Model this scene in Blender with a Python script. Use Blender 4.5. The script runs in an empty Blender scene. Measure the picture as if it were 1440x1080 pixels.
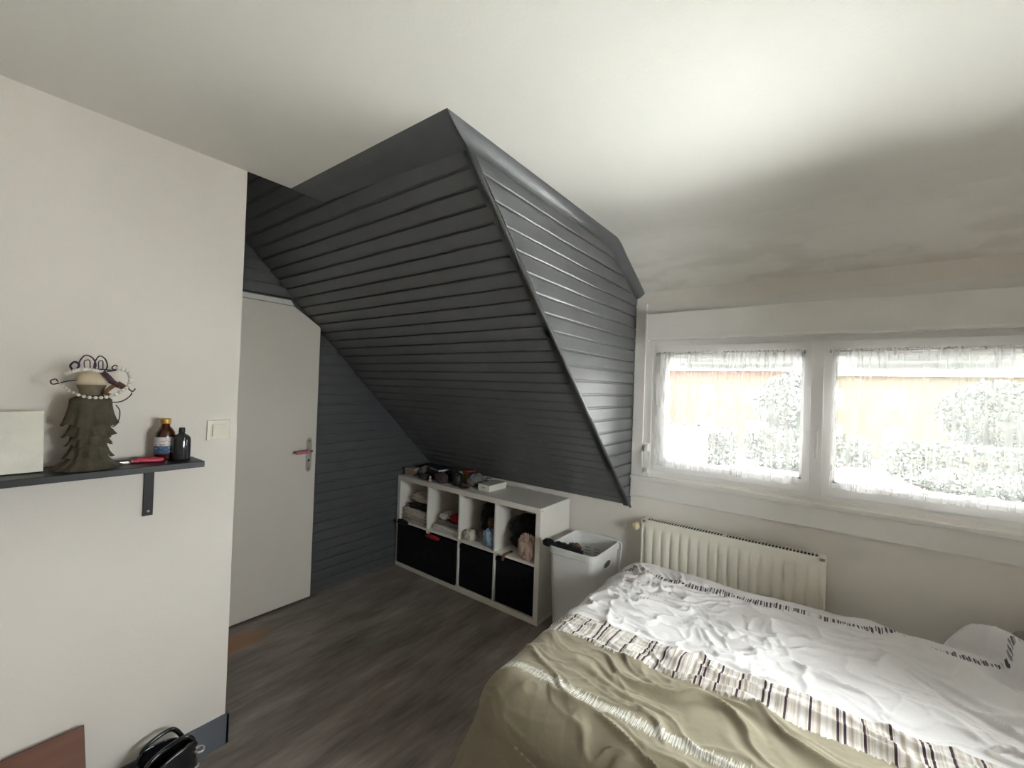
import bpy, bmesh, math, random
import numpy as np
from mathutils import Vector, Matrix, Quaternion

sc = bpy.context.scene
COL = sc.collection
PI = math.pi

# ------------------------------------------------------------------ camera
F_PX = 598.0
CAM_H = 1.563
vx = np.array([-77 - 720, 516 - 540, F_PX]); vy = np.array([1168 - 720, 561 - 540, F_PX])
ym = vy / np.linalg.norm(vy)
xm = -vx; xm = xm - ym * (xm @ ym); xm /= np.linalg.norm(xm)
zm = np.cross(xm, ym)
Mw = np.stack([xm, ym, zm])
cam_d = bpy.data.cameras.new('camera'); cam = bpy.data.objects.new('camera', cam_d); COL.objects.link(cam)
cam_d.sensor_width = 36.0; cam_d.lens = F_PX / 1440 * 36.0
cam_d.clip_start = 0.02; cam_d.clip_end = 400
R3 = Matrix(((Mw[0][0], -Mw[0][1], -Mw[0][2]), (Mw[1][0], -Mw[1][1], -Mw[1][2]), (Mw[2][0], -Mw[2][1], -Mw[2][2])))
cam.matrix_world = Matrix.Translation((0, 0, CAM_H)) @ R3.to_4x4()
sc.camera = cam

# ------------------------------------------------------------------ sky, sun, exposure
world = bpy.data.worlds.new('world'); sc.world = world; world.use_nodes = True
bg = world.node_tree.nodes['Background']
bg.inputs[0].default_value = (0.97, 0.985, 1.0, 1); bg.inputs[1].default_value = 1.0
sd = bpy.data.lights.new('sun', 'SUN'); sd.energy = 2.5; sd.angle = math.radians(3); sd.color = (1.0, .98, .95)
so = bpy.data.objects.new('sun', sd); COL.objects.link(so); so.location = (-6, -2, 9)
so.rotation_euler = Vector((-1, -.06, 1.05)).to_track_quat('Z', 'Y').to_euler()  # sun added to brighten the ground outside; its bounce lifts the ceiling
pd = bpy.data.lights.new('window_daylight_portal', 'AREA'); pd.shape = 'RECTANGLE'; pd.size = 1.9; pd.size_y = 0.95
pd.cycles.is_portal = True
po = bpy.data.objects.new('window_daylight_portal', pd); COL.objects.link(po)
po.location = (-0.05, 2.99, 1.46); po.rotation_euler = (-PI / 2, 0, 0)
pd2 = bpy.data.lights.new('added_window_portal', 'AREA'); pd2.shape = 'RECTANGLE'; pd2.size = 1.1; pd2.size_y = 1.1
pd2.cycles.is_portal = True
po2 = bpy.data.objects.new('added_window_portal', pd2); COL.objects.link(po2)
po2.location = (1.30, 1.27, 1.36); po2.rotation_euler = (0, PI / 2, 0)  # guides daylight through the added side window
vs = sc.view_settings
vs.view_transform = 'Standard'; vs.look = 'None'; vs.gamma = 1.0; vs.use_curve_mapping = False
vs.exposure = 5.16
sc.cycles.diffuse_bounces = 8; sc.cycles.max_bounces = 14; sc.cycles.transparent_max_bounces = 16
sc.cycles.caustics_reflective = False; sc.cycles.caustics_refractive = False
sc.cycles.use_denoising = True

# ------------------------------------------------------------------ layout (metres; camera stands at x=y=0)
XL = -2.04      # wall with the shelf
YL = 0.76       # where that wall ends
XD = -2.985     # wall with the door
XC = -1.06      # dormer cheek
W = 2.79        # window wall
ZC = 2.455      # ceiling
SA, SB = 3.524, 0.98      # slope: z = SA - SB*y
XR = 1.06; YB = -1.7
def sy(z): return (SA - z) / SB
def sz(y): return SA - SB * y

# ------------------------------------------------------------------ materials
MATS = {}
def mat(name, col=(.8, .8, .8), rough=.5, metal=0.0, spec=.5, noise=None, bump=None, trans=0.0, coat=0.0, sheen=0.0):
    """noise=(scale, amount[, stretch xyz]) colour variation; bump=(scale, strength)"""
    if name in MATS: return MATS[name]
    m = bpy.data.materials.new(name); m.use_nodes = True; MATS[name] = m
    nt = m.node_tree; b = nt.nodes['Principled BSDF']
    b.inputs['Base Color'].default_value = (*col, 1); b.inputs['Roughness'].default_value = rough
    b.inputs['Metallic'].default_value = metal; b.inputs['Specular IOR Level'].default_value = spec
    b.inputs['Transmission Weight'].default_value = trans; b.inputs['Coat Weight'].default_value = coat
    b.inputs['Sheen Weight'].default_value = sheen
    tc = nt.nodes.new('ShaderNodeTexCoord')
    sc_, amt = (noise[0], noise[1]) if noise else (6.0, .06)
    mp = nt.nodes.new('ShaderNodeMapping'); nt.links.new(tc.outputs['Object'], mp.inputs[0])
    if noise and len(noise) > 2: mp.inputs['Scale'].default_value = noise[2]
    n = nt.nodes.new('ShaderNodeTexNoise'); n.inputs['Scale'].default_value = sc_; n.inputs['Detail'].default_value = 4
    nt.links.new(mp.outputs[0], n.inputs[0])
    rp = nt.nodes.new('ShaderNodeValToRGB'); nt.links.new(n.outputs[0], rp.inputs[0])
    rp.color_ramp.elements[0].position = .3; rp.color_ramp.elements[1].position = .7
    rp.color_ramp.elements[0].color = (*[c * (1 - amt) for c in col], 1)
    rp.color_ramp.elements[1].color = (*[min(1, c * (1 + amt)) for c in col], 1)
    nt.links.new(rp.outputs[0], b.inputs['Base Color'])
    if bump:
        n2 = nt.nodes.new('ShaderNodeTexNoise'); n2.inputs['Scale'].default_value = bump[0]; n2.inputs['Detail'].default_value = 3
        nt.links.new(tc.outputs['Object'], n2.inputs[0])
        bp = nt.nodes.new('ShaderNodeBump'); bp.inputs['Strength'].default_value = bump[1]; bp.inputs['Distance'].default_value = .01
        nt.links.new(n2.outputs[0], bp.inputs['Height']); nt.links.new(bp.outputs[0], b.inputs['Normal'])
    return m

def nmath(nt, op, a, b=None, c=None, clamp=False):
    n = nt.nodes.new('ShaderNodeMath'); n.operation = op; n.use_clamp = clamp
    for i, v in enumerate((a, b, c)):
        if v is None: continue
        if isinstance(v, (int, float)): n.inputs[i].default_value = v
        else: nt.links.new(v, n.inputs[i])
    return n.outputs[0]
def nmix(nt, fac, a, b):
    n = nt.nodes.new('ShaderNodeMix'); n.data_type = 'RGBA'
    for s, v in ((n.inputs[0], fac), (n.inputs[6], a), (n.inputs[7], b)):
        if isinstance(v, (int, float)): s.default_value = v
        elif isinstance(v, tuple): s.default_value = (*v, 1)
        else: nt.links.new(v, s)
    return n.outputs[2]
def sstep(nt, x, lo, hi):
    n = nt.nodes.new('ShaderNodeMapRange'); n.interpolation_type = 'SMOOTHSTEP'
    nt.links.new(x, n.inputs[0]); n.inputs[1].default_value = lo; n.inputs[2].default_value = hi
    return n.outputs[0]

M_wall = mat('warm_white_wall_paint', (.82, .775, .72), .62, spec=.3, noise=(1.3, .03), bump=(140, .06))
M_wallw = mat('window_wall_paint', (.79, .755, .71), .6, spec=.3, noise=(2.2, .05), bump=(90, .05))
M_board = mat('dark_grey_satin_paint', (.122, .125, .131), .31, spec=.5, noise=(7, .08, (1, 1, 1)), bump=(60, .03))
M_trim = mat('dark_grey_trim_paint', (.112, .116, .122), .33, spec=.5, noise=(9, .06))
M_base = mat('slate_grey_baseboard_paint', (.14, .155, .18), .45, noise=(9, .08))
M_pvc = mat('white_window_plastic', (.80, .795, .785), .33, noise=(4, .015))
M_casing = mat('white_gloss_casing_paint', (.77, .755, .725), .4, noise=(5, .03), bump=(50, .03))
M_door = mat('pale_grey_door_paint', (.76, .715, .65), .45, noise=(3, .025), bump=(80, .02))
M_rad = mat('cream_radiator_enamel', (.79, .76, .67), .36, noise=(6, .02))
M_dark = mat('cavity_shade_black', (.02, .02, .02), .8)
M_white = mat('white_melamine', (.80, .775, .72), .42, noise=(5, .02))
M_blackf = mat('black_fabric', (.009, .009, .011), .95, spec=.12, noise=(40, .3), bump=(300, .2))
M_metal = mat('brushed_steel', (.62, .60, .57), .32, metal=1.0, noise=(30, .06))
M_shelf = mat('black_shelf_lacquer', (.013, .014, .016), .42, noise=(12, .2), bump=(40, .04))
M_blackm = mat('black_bracket_paint', (.010, .010, .011), .5, noise=(20, .2))

# ceiling: white with a few damp stains on the part by the window
def ceiling_mat():
    m = mat('white_ceiling_paint', (.83, .81, .765), .65, spec=.25, noise=(1.1, .02), bump=(120, .05))
    nt = m.node_tree; b = nt.nodes['Principled BSDF']; base = b.inputs['Base Color'].links[0].from_socket
    tc = nt.nodes.new('ShaderNodeTexCoord'); sep = nt.nodes.new('ShaderNodeSeparateXYZ'); nt.links.new(tc.outputs['Object'], sep.inputs[0])
    mp = nt.nodes.new('ShaderNodeMapping'); mp.inputs['Scale'].default_value = (1, 2.6, 1); nt.links.new(tc.outputs['Object'], mp.inputs[0])
    n = nt.nodes.new('ShaderNodeTexNoise'); n.inputs['Scale'].default_value = 3.2; n.inputs['Detail'].default_value = 6; nt.links.new(mp.outputs[0], n.inputs[0])
    zone = nmath(nt, 'MULTIPLY', sstep(nt, sep.outputs[1], 2.40, 2.62), sstep(nt, n.outputs[0], .46, .62))
    c = nmix(nt, nmath(nt, 'MULTIPLY', zone, .28), base, (.50, .45, .37))
    nt.links.new(c, b.inputs['Base Color'])
    return m
M_ceil = ceiling_mat()

def floor_mat():
    m = bpy.data.materials.new('dark_grey_brown_wood_vinyl'); m.use_nodes = True; nt = m.node_tree; b = nt.nodes['Principled BSDF']
    tc = nt.nodes.new('ShaderNodeTexCoord'); sep = nt.nodes.new('ShaderNodeSeparateXYZ'); nt.links.new(tc.outputs['Object'], sep.inputs[0])
    # plank index along x (0.16 wide) -> random tone; streaks run along y
    pi_ = nmath(nt, 'FLOOR', nmath(nt, 'DIVIDE', sep.outputs[0], .165))
    yo = nmath(nt, 'ADD', sep.outputs[1], nmath(nt, 'MULTIPLY', pi_, .437))
    pj = nmath(nt, 'FLOOR', nmath(nt, 'DIVIDE', yo, 1.15))
    cmb = nt.nodes.new('ShaderNodeCombineXYZ'); nt.links.new(pi_, cmb.inputs[0]); nt.links.new(pj, cmb.inputs[1])
    wn = nt.nodes.new('ShaderNodeTexWhiteNoise'); nt.links.new(cmb.outputs[0], wn.inputs[0])
    def streak(scale, sx, syy, det):
        mp = nt.nodes.new('ShaderNodeMapping'); mp.inputs['Scale'].default_value = (sx, syy, 1); nt.links.new(tc.outputs['Object'], mp.inputs[0])
        va = nt.nodes.new('ShaderNodeVectorMath'); va.operation = 'MULTIPLY_ADD'
        nt.links.new(wn.outputs[1], va.inputs[0]); va.inputs[1].default_value = (.0, .0, .0); nt.links.new(mp.outputs[0], va.inputs[2])
        n = nt.nodes.new('ShaderNodeTexNoise'); n.inputs['Scale'].default_value = scale; n.inputs['Detail'].default_value = det
        n.inputs['Roughness'].default_value = .62; nt.links.new(va.outputs[0], n.inputs[0]); return n.outputs[0]
    s1 = streak(2.2, 3.2, .8, 7); s2 = streak(9, 4.0, .55, 5)
    t = nmath(nt, 'ADD', nmath(nt, 'MULTIPLY', s1, .7), nmath(nt, 'MULTIPLY', s2, .3))
    rp = nt.nodes.new('ShaderNodeValToRGB'); nt.links.new(t, rp.inputs[0])
    e = rp.color_ramp.elements; e[0].position = .30; e[0].color = (.098, .083, .073, 1); e[1].position = .72; e[1].color = (.47, .425, .39, 1)
    q = e.new(.46); q.color = (.225, .19, .168, 1); q = e.new(.58); q.color = (.325, .28, .25, 1)
    tone = nmath(nt, 'ADD', .985, nmath(nt, 'MULTIPLY', wn.outputs[0], .03))
    vm = nt.nodes.new('ShaderNodeVectorMath'); vm.operation = 'SCALE'; nt.links.new(rp.outputs[0], vm.inputs[0]); nt.links.new(tone, vm.inputs[3])
    # worn bare patch by the door wall corner
    dx = nmath(nt, 'SUBTRACT', sep.outputs[0], -2.765); dy = nmath(nt, 'DIVIDE', nmath(nt, 'SUBTRACT', sep.outputs[1], 1.02), 2.0)
    rr = nmath(nt, 'SQRT', nmath(nt, 'ADD', nmath(nt, 'POWER', dx, 2.0), nmath(nt, 'POWER', dy, 2.0)))
    rr = nmath(nt, 'ADD', rr, nmath(nt, 'MULTIPLY', nmath(nt, 'SUBTRACT', s2, .5), .22))
    wear = nmath(nt, 'SUBTRACT', 1.0, sstep(nt, rr, .05, .15))
    c = nmix(nt, nmath(nt, 'MULTIPLY', wear, .8), vm.outputs[0], (.42, .21, .095))
    nt.links.new(c, b.inputs['Base Color']); b.inputs['Roughness'].default_value = .42; b.inputs['Specular IOR Level'].default_value = .4
    bp = nt.nodes.new('ShaderNodeBump'); bp.inputs['Strength'].default_value = .08; bp.inputs['Distance'].default_value = .01
    nt.links.new(s2, bp.inputs['Height']); nt.links.new(bp.outputs[0], b.inputs['Normal'])
    return m
M_floor = floor_mat()

def glass_mat():
    m = bpy.data.materials.new('window_glass'); m.use_nodes = True; nt = m.node_tree
    nt.nodes.remove(nt.nodes['Principled BSDF']); out = nt.nodes['Material Output']
    t = nt.nodes.new('ShaderNodeBsdfTransparent'); t.inputs[0].default_value = (.93, .95, .94, 1)
    g = nt.nodes.new('ShaderNodeBsdfGlossy'); g.inputs['Roughness'].default_value = .02
    fr = nt.nodes.new('ShaderNodeFresnel'); fr.inputs[0].default_value = 1.45
    mx = nt.nodes.new('ShaderNodeMixShader'); nt.links.new(fr.outputs[0], mx.inputs[0]); nt.links.new(t.outputs[0], mx.inputs[1]); nt.links.new(g.outputs[0], mx.inputs[2])
    nt.links.new(mx.outputs[0], out.inputs[0]); return m
M_glass = glass_mat()

def sheer_mat():
    m = bpy.data.materials.new('white_sheer_voile'); m.use_nodes = True; nt = m.node_tree
    nt.nodes.remove(nt.nodes['Principled BSDF']); out = nt.nodes['Material Output']
    t = nt.nodes.new('ShaderNodeBsdfTransparent'); t.inputs[0].default_value = (1, 1, 1, 1)
    d = nt.nodes.new('ShaderNodeBsdfDiffuse'); d.inputs[0].default_value = (.90, .87, .87, 1)
    l = nt.nodes.new('ShaderNodeBsdfTranslucent'); l.inputs[0].default_value = (.92, .90, .90, 1)
    m1 = nt.nodes.new('ShaderNodeMixShader'); m1.inputs[0].default_value = .14; nt.links.new(d.outputs[0], m1.inputs[1]); nt.links.new(l.outputs[0], m1.inputs[2])
    # weave: a fine thread noise varies how open the cloth is
    tc = nt.nodes.new('ShaderNodeTexCoord'); mp = nt.nodes.new('ShaderNodeMapping'); mp.inputs['Scale'].default_value = (60, 60, 4); nt.links.new(tc.outputs['Object'], mp.inputs[0])
    n = nt.nodes.new('ShaderNodeTexNoise'); n.inputs['Scale'].default_value = 1.0; nt.links.new(mp.outputs[0], n.inputs[0])
    fac = nmath(nt, 'ADD', .22, nmath(nt, 'MULTIPLY', n.outputs[0], .10))
    m2 = nt.nodes.new('ShaderNodeMixShader'); nt.links.new(fac, m2.inputs[0]); nt.links.new(t.outputs[0], m2.inputs[1]); nt.links.new(m1.outputs[0], m2.inputs[2])
    nt.links.new(m2.outputs[0], out.inputs[0]); return m
M_sheer = sheer_mat()

# ------------------------------------------------------------------ mesh helpers
def link(name, me, m=None, parent=None, smooth=False):
    me.name = name
    if m: me.materials.append(m)
    if smooth:
        for p in me.polygons: p.use_smooth = True
    o = bpy.data.objects.new(name, me); COL.objects.link(o)
    if parent: o.parent = parent
    return o
def obj(name, bm, m=None, parent=None, smooth=False, loc=None, fixn=True):
    if fixn: bmesh.ops.recalc_face_normals(bm, faces=bm.faces)
    me = bpy.data.meshes.new(name); bm.to_mesh(me); bm.free()
    o = link(name, me, m, parent, smooth)
    if loc is not None: o.location = loc
    return o
def tag(o, label, cat, group=None, kind=None):
    o['label'] = label; o['category'] = cat
    if group: o['group'] = group
    if kind: o['kind'] = kind
    return o
def empty(name, loc=(0, 0, 0), rz=0.0):
    o = bpy.data.objects.new(name, None); o.empty_display_size = .05; COL.objects.link(o); o.location = loc; o.rotation_euler = (0, 0, rz); return o
def thing(name, label, cat, loc=(0, 0, 0), rz=0.0, group=None, kind=None):
    return tag(empty(name, loc, rz), label, cat, group, kind)
def NB(): return bmesh.new()
def box(bm, x0, x1, y0, y1, z0, z1, bevel=0.0, seg=2):
    b2 = bmesh.new()
    vs_ = [b2.verts.new(p) for p in ((x0, y0, z0), (x1, y0, z0), (x1, y1, z0), (x0, y1, z0), (x0, y0, z1), (x1, y0, z1), (x1, y1, z1), (x0, y1, z1))]
    for f in ((0, 3, 2, 1), (4, 5, 6, 7), (0, 1, 5, 4), (1, 2, 6, 5), (2, 3, 7, 6), (3, 0, 4, 7)): b2.faces.new([vs_[i] for i in f])
    if bevel: bmesh.ops.bevel(b2, geom=b2.edges[:], offset=bevel, segments=seg, affect='EDGES', profile=.6)
    merge(bm, b2); return bm
def merge(bm, b2, mtx=None):
    if mtx is not None: bmesh.ops.transform(b2, matrix=mtx, verts=b2.verts)
    me = bpy.data.meshes.new('tmp'); b2.to_mesh(me); b2.free(); bm.from_mesh(me); bpy.data.meshes.remove(me)
def bx(name, dims, m, parent=None, bevel=0.0, seg=2):
    return obj(name, box(NB(), *dims, bevel=bevel, seg=seg), m, parent, smooth=False)
def prism(bm, pts, axis, a0, a1):
    """extrude polygon pts (2D) along axis ('x': pts=(y,z); 'y': (x,z); 'z': (x,y))"""
    def P(p, a):
        return {'x': (a, p[0], p[1]), 'y': (p[0], a, p[1]), 'z': (p[0], p[1], a)}[axis]
    A = [bm.verts.new(P(p, a0)) for p in pts]; B = [bm.verts.new(P(p, a1)) for p in pts]
    n = len(pts); bm.faces.new(A); bm.faces.new(B[::-1])
    for i in range(n): bm.faces.new((A[i], B[i], B[(i + 1) % n], A[(i + 1) % n]))
    return bm
def lathe(bm, prof, seg=32, wob=None, cap=True):
    rings = []
    for k, (r, z) in enumerate(prof):
        ring = []
        for i in range(seg):
            a = 2 * PI * i / seg; rr = r + (wob(k, a) if wob else 0)
            ring.append(bm.verts.new((rr * math.cos(a), rr * math.sin(a), z)))
        rings.append(ring)
    for a, b in zip(rings, rings[1:]):
        for i in range(seg): bm.faces.new((a[i], a[(i + 1) % seg], b[(i + 1) % seg], b[i]))
    if cap: bm.faces.new(rings[0][::-1]); bm.faces.new(rings[-1])
    return bm
def tube(bm, pts, rad, seg=8, closed=False):
    pts = [Vector(p) for p in pts]; n = len(pts)
    rads = rad if isinstance(rad, (list, tuple)) else [rad] * n
    T = []
    for i in range(n):
        a = pts[(i - 1) % n] if (closed or i > 0) else pts[i]; b = pts[(i + 1) % n] if (closed or i < n - 1) else pts[i]
        t = (b - a); T.append(t.normalized() if t.length > 1e-9 else Vector((0, 0, 1)))
    u = T[0].orthogonal().normalized(); rings = []
    for i in range(n):
        if i: 
            u = u - T[i] * u.dot(T[i]); u = u.normalized() if u.length > 1e-6 else T[i].orthogonal().normalized()
        v = T[i].cross(u)
        rings.append([bm.verts.new(pts[i] + (u * math.cos(2 * PI * k / seg) + v * math.sin(2 * PI * k / seg)) * rads[i]) for k in range(seg)])
    pairs = list(zip(rings, rings[1:]))
    for a, b in pairs:
        for k in range(seg): bm.faces.new((a[k], a[(k + 1) % seg], b[(k + 1) % seg], b[k]))
    if closed:
        a, b = rings[-1], rings[0]
        off = min(range(seg), key=lambda o: (a[0].co - b[o].co).length)
        for k in range(seg): bm.faces.new((a[k], a[(k + 1) % seg], b[(k + 1 + off) % seg], b[(k + off) % seg]))
    else:
        bm.faces.new(rings[0][::-1]); bm.faces.new(rings[-1])
    return bm
def spline(ctrl, n=10, closed=False):
    P = [Vector(p) for p in ctrl]; out = []; m = len(P)
    rng = range(m if closed else m - 1)
    for i in rng:
        g = lambda j: P[j % m] if closed else P[max(0, min(m - 1, j))]
        p0, p1, p2, p3 = g(i - 1), g(i), g(i + 1), g(i + 2)
        for k in range(n):
            t = k / n
            out.append(.5 * ((2 * p1) + (p2 - p0) * t + (2 * p0 - 5 * p1 + 4 * p2 - p3) * t * t + (3 * p1 - p0 - 3 * p2 + p3) * t ** 3))
    if not closed: out.append(P[-1].copy())
    return out
def sphere(bm, c, r, seg=12, rings=8, s=(1, 1, 1)):
    b2 = bmesh.new(); bmesh.ops.create_uvsphere(b2, u_segments=seg, v_segments=rings, radius=r)
    merge(bm, b2, Matrix.Translation(c) @ Matrix.Diagonal((*s, 1))); return bm

def lattice(seed):
    return np.random.RandomState(seed).rand(256, 256).astype(np.float64) * 2 - 1
def vnoise(x, y, seed=0):
    L = lattice(seed); xi = np.floor(x).astype(int); yi = np.floor(y).astype(int); fx = x - xi; fy = y - yi
    fx = fx * fx * fx * (fx * (fx * 6 - 15) + 10); fy = fy * fy * fy * (fy * (fy * 6 - 15) + 10)
    g = lambda a, b: L[a % 256, b % 256]
    return (g(xi, yi) * (1 - fx) + g(xi + 1, yi) * fx) * (1 - fy) + (g(xi, yi + 1) * (1 - fx) + g(xi + 1, yi + 1) * fx) * fy
def fbm(x, y, seed=0, oct=4):
    s = 0; a = 1.0; t = 0
    for o in range(oct): s = s + a * vnoise(x * 2 ** o + 17.3 * o, y * 2 ** o + 5.1 * o, seed + o); t += a; a *= .5
    return s / t
def smooth(x, a, b):
    t = np.clip((x - a) / (b - a), 0, 1); return t * t * (3 - 2 * t)
def grid_mesh(name, P, uv=None):
    n, k = P.shape[:2]; me = bpy.data.meshes.new(name)
    idx = np.arange(n * k).reshape(n, k)
    faces = np.stack([idx[:-1, :-1], idx[1:, :-1], idx[1:, 1:], idx[:-1, 1:]], -1).reshape(-1, 4)
    me.from_pydata(P.reshape(-1, 3).tolist(), [], faces.tolist())
    if uv is not None:
        l = me.uv_layers.new(name='UVMap'); vi = np.empty(len(me.loops), dtype=np.int32); me.loops.foreach_get('vertex_index', vi)
        l.data.foreach_set('uv', uv.reshape(-1, 2)[vi].astype(np.float32).ravel())
    return me

# ================================================================== SETTING
def structure(o, label, cat): return tag(o, label, cat, kind='structure')
structure(bx('floor', (XD - .1, XR + .1, YB - .1, W + .12, -.08, 0), M_floor), 'dark grey-brown wood-look floor with a worn orange patch', 'floor')

bm = NB()
box(bm, XL - .0, XR + .1, YB - .1, 1.13, ZC, ZC + .06)
prof = [(1.13, ZC), (2.30, ZC)] + [(2.30 + .14 * t, ZC - .055 * t * t) for t in (.33, .66, 1.0)] + [(W + .02, 2.218), (W + .02, 2.30), (2.42, 2.52), (1.13, ZC + .06)]
prism(bm, prof, 'x', XC - .03, XR + .1)
box(bm, XL, XL + .05, YL, 1.16, ZC + .06, 2.9)          # edge of the ceiling above the door recess
structure(obj('ceiling', bm, M_ceil), 'white ceiling bending down to the window with damp stains', 'ceiling')

bm = NB(); box(bm, XD - .1, XL, YB - .1, YL, 0, ZC); box(bm, XD - .1, XL, YL - .1, YL, ZC, 2.9); box(bm, XD - .1, XL, YB - .1, YL - .1, ZC, ZC + .06)
structure(obj('wall_left', bm, M_wall), 'warm white wall carrying the black shelf, ends at the door recess', 'wall')
G0, G1, GZ0, GZ1 = .85, 1.70, 1.00, 1.67       # opening for an added, unseen window that brings in more daylight
bm = NB(); box(bm, XR, XR + .1, YB - .1, G0, 0, ZC + .05); box(bm, XR, XR + .1, G1, W + .12, 0, ZC + .05); box(bm, XR, XR + .1, G0, G1, 0, GZ0); box(bm, XR, XR + .1, G0, G1, GZ1, ZC + .05)
structure(obj('wall_right', bm, M_wall), 'white wall at the head of the bed', 'wall')
g2 = structure(empty('added_window_2', (XR, (G0 + G1) / 2, GZ0)), 'plain white window added out of view to brighten the room', 'window')  # window added out of view as an extra daylight source
gh = (G1 - G0) / 2; ght = GZ1 - GZ0
for (a, b_, c, d) in ((-gh, gh, 0, .06), (-gh, gh, ght - .06, ght), (-gh, -gh + .06, .06, ght - .06), (gh - .06, gh, .06, ght - .06)): bx('frame', (.03, .09, a, b_, c, d), M_pvc, g2, bevel=.003)
bx('pane', (.055, .061, -gh + .055, gh - .055, .055, ght - .055), M_glass, g2)
structure(bx('wall_rear', (XL, XR, YB - .1, YB, 0, ZC), M_wall), 'white wall closing the rear of the room', 'wall')

# window wall
WX0, WX1, WZ0, WZ1 = -.95, .86, 1.03, 1.90
bm = NB()
box(bm, XD - .1, XR + .1, W, W + .12, 0, WZ0); box(bm, XD - .1, WX0, W, W + .12, WZ0, 2.6); box(bm, WX1, XR + .1, W, W + .12, WZ0, 2.6); box(bm, WX0, WX1, W, W + .12, WZ1, 2.6)
structure(obj('wall_window', bm, M_wallw), 'off-white wall around the wide window and behind the radiator', 'wall')

# boards ---------------------------------------------------------------
PITCH = .0757
def board_bm(L0, L1, w=PITCH, gap=.009, th=.010, ch=.0035):
    """long board: length along x, across y (0..w), face towards +z at 0"""
    bm = NB(); a, b = gap * .5, w - gap * .5
    return prism(bm, [(a, -th), (b, -th), (b, -ch), (b - ch, 0), (a + ch, 0), (a, -ch)], 'x', L0, L1)
def clip(bm, co, no):
    r = bmesh.ops.bisect_plane(bm, geom=bm.verts[:] + bm.edges[:] + bm.faces[:], dist=1e-6, plane_co=co, plane_no=no, clear_outer=True)
    ed = [e for e in r['geom_cut'] if isinstance(e, bmesh.types.BMEdge)]
    if ed: bmesh.ops.holes_fill(bm, edges=ed, sides=0)
nrm = math.sqrt(1 + SB * SB)
down = Vector((0, 1 / nrm, -SB / nrm)); nin = Vector((0, -SB / nrm, -1 / nrm))       # along the slope, towards the room
Rs = Matrix((( -1, 0, 0), (0, 0, 0), (0, 0, 0))).to_3x3()
# local x -> world x, local y -> down, local z -> into the room  (x × down = nin?)
xl = down.cross(nin)                                                                    # = +/- x
Rs = Matrix((xl, down, nin)).transposed()
sgn = 1 if xl.x > 0 else -1
y_top = sy(ZC)
bm = NB(); th = .012
p0 = (sy(2.95), 2.95); p1 = (W, sz(W))
off = lambda p, d: (p[0] - nin.y * d, p[1] - nin.z * d)
prism(bm, [off((y_top - .02, sz(y_top - .02)), th), off(p1, th), off((W + .1, sz(W + .1)), .1), off((y_top - .02, sz(y_top - .02)), .1)], 'x', XD - .05, XC - .03)
prism(bm, [off((YL - .05, sz(YL - .05)), th), off((y_top, ZC), th), off((y_top, ZC), .1), off((YL - .05, sz(YL - .05)), .1)], 'x', XD - .05, XL + .04)
wall_slope = structure(obj('wall_slope', bm, M_trim), 'dark grey boarded roof slope coming down behind the shelf unit', 'wall')
def slope_boards(x0, x1, d0, n):
    me = None
    for i in range(n):
        if me is None:
            b = board_bm(x0 * sgn, x1 * sgn) if sgn > 0 else board_bm(-x1, -x0)
            o = obj('board', b, M_board, wall_slope); me = o.data
        else:
            o = bpy.data.objects.new('board', me); COL.objects.link(o); o.parent = wall_slope
        base = Vector((0, y_top, ZC)) + down * (d0 + i * PITCH)
        o.matrix_local = Matrix.Translation(base) @ Rs.to_4x4()
n_main = int((W - y_top) * nrm / 1.0 / PITCH)
slope_len = math.hypot(W - y_top, ZC - sz(W))
d_first = slope_len - 31 * PITCH - .012
slope_boards(XD, XC - .004, d_first, 31)
slope_boards(XD, XL - .002, d_first - 6 * PITCH, 6)

# dormer cheek
bm = NB()
prism(bm, [(y_top, ZC), (2.36, ZC), (W, 2.24), (W, sz(W))], 'x', XC - .05, XC - .010)
wall_cheek = structure(obj('wall_dormer', bm, M_trim), 'mid grey boarded side of the dormer next to the window', 'wall')
z0 = 2.432 - 22 * .0745
for i in range(24):
    za = z0 + i * .0745
    if za + .0745 < sz(W) + .03: continue
    b = board_bm(y_top - .3, W, w=.0745)
    bmesh.ops.transform(b, matrix=Matrix(((0, 0, 1, XC), (1, 0, 0, 0), (0, 1, 0, za), (0, 0, 0, 1))), verts=b.verts)
    clip(b, (0, y_top, ZC), (0, -SB, -1)); clip(b, (0, 0, ZC), (0, 0, 1)); clip(b, (0, 2.36, ZC), (0, .22, .43))
    if len(b.verts) < 6: b.free(); continue
    obj('board', b, M_board, wall_cheek)

# door wall
DY0, DY1, DZ = .86, 1.618, 2.085
bm = NB(); prism(bm, [(YL - .02, 0), (W, 0), (W, sz(W) + .1), (YL - .02, sz(YL - .02) + .1)], 'x', XD - .08, XD - .011)
wall_door = structure(obj('wall_door', bm, M_trim), 'dark slate boarded wall around the grey door', 'wall')
M_boardb = mat('dark_slate_satin_paint', (.085, .087, .092), .42, noise=(7, .08), bump=(60, .03))
zz = .02
k = 0
while zz < 2.9:
    segs = [(DY1 + .004, W)] if zz + .04 < DZ else [(YL, W)]
    for (ya, yb) in segs:
        b = board_bm(ya, yb, w=.0722)
        bmesh.ops.transform(b, matrix=Matrix(((0, 0, 1, XD), (1, 0, 0, 0), (0, 1, 0, zz), (0, 0, 0, 1))), verts=b.verts)
        clip(b, (0, 0, SA - .002), (0, SB, 1))
        if len(b.verts) < 6: b.free(); continue
        obj('board', b, M_boardb, wall_door)
    zz += .0722; k += 1

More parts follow.
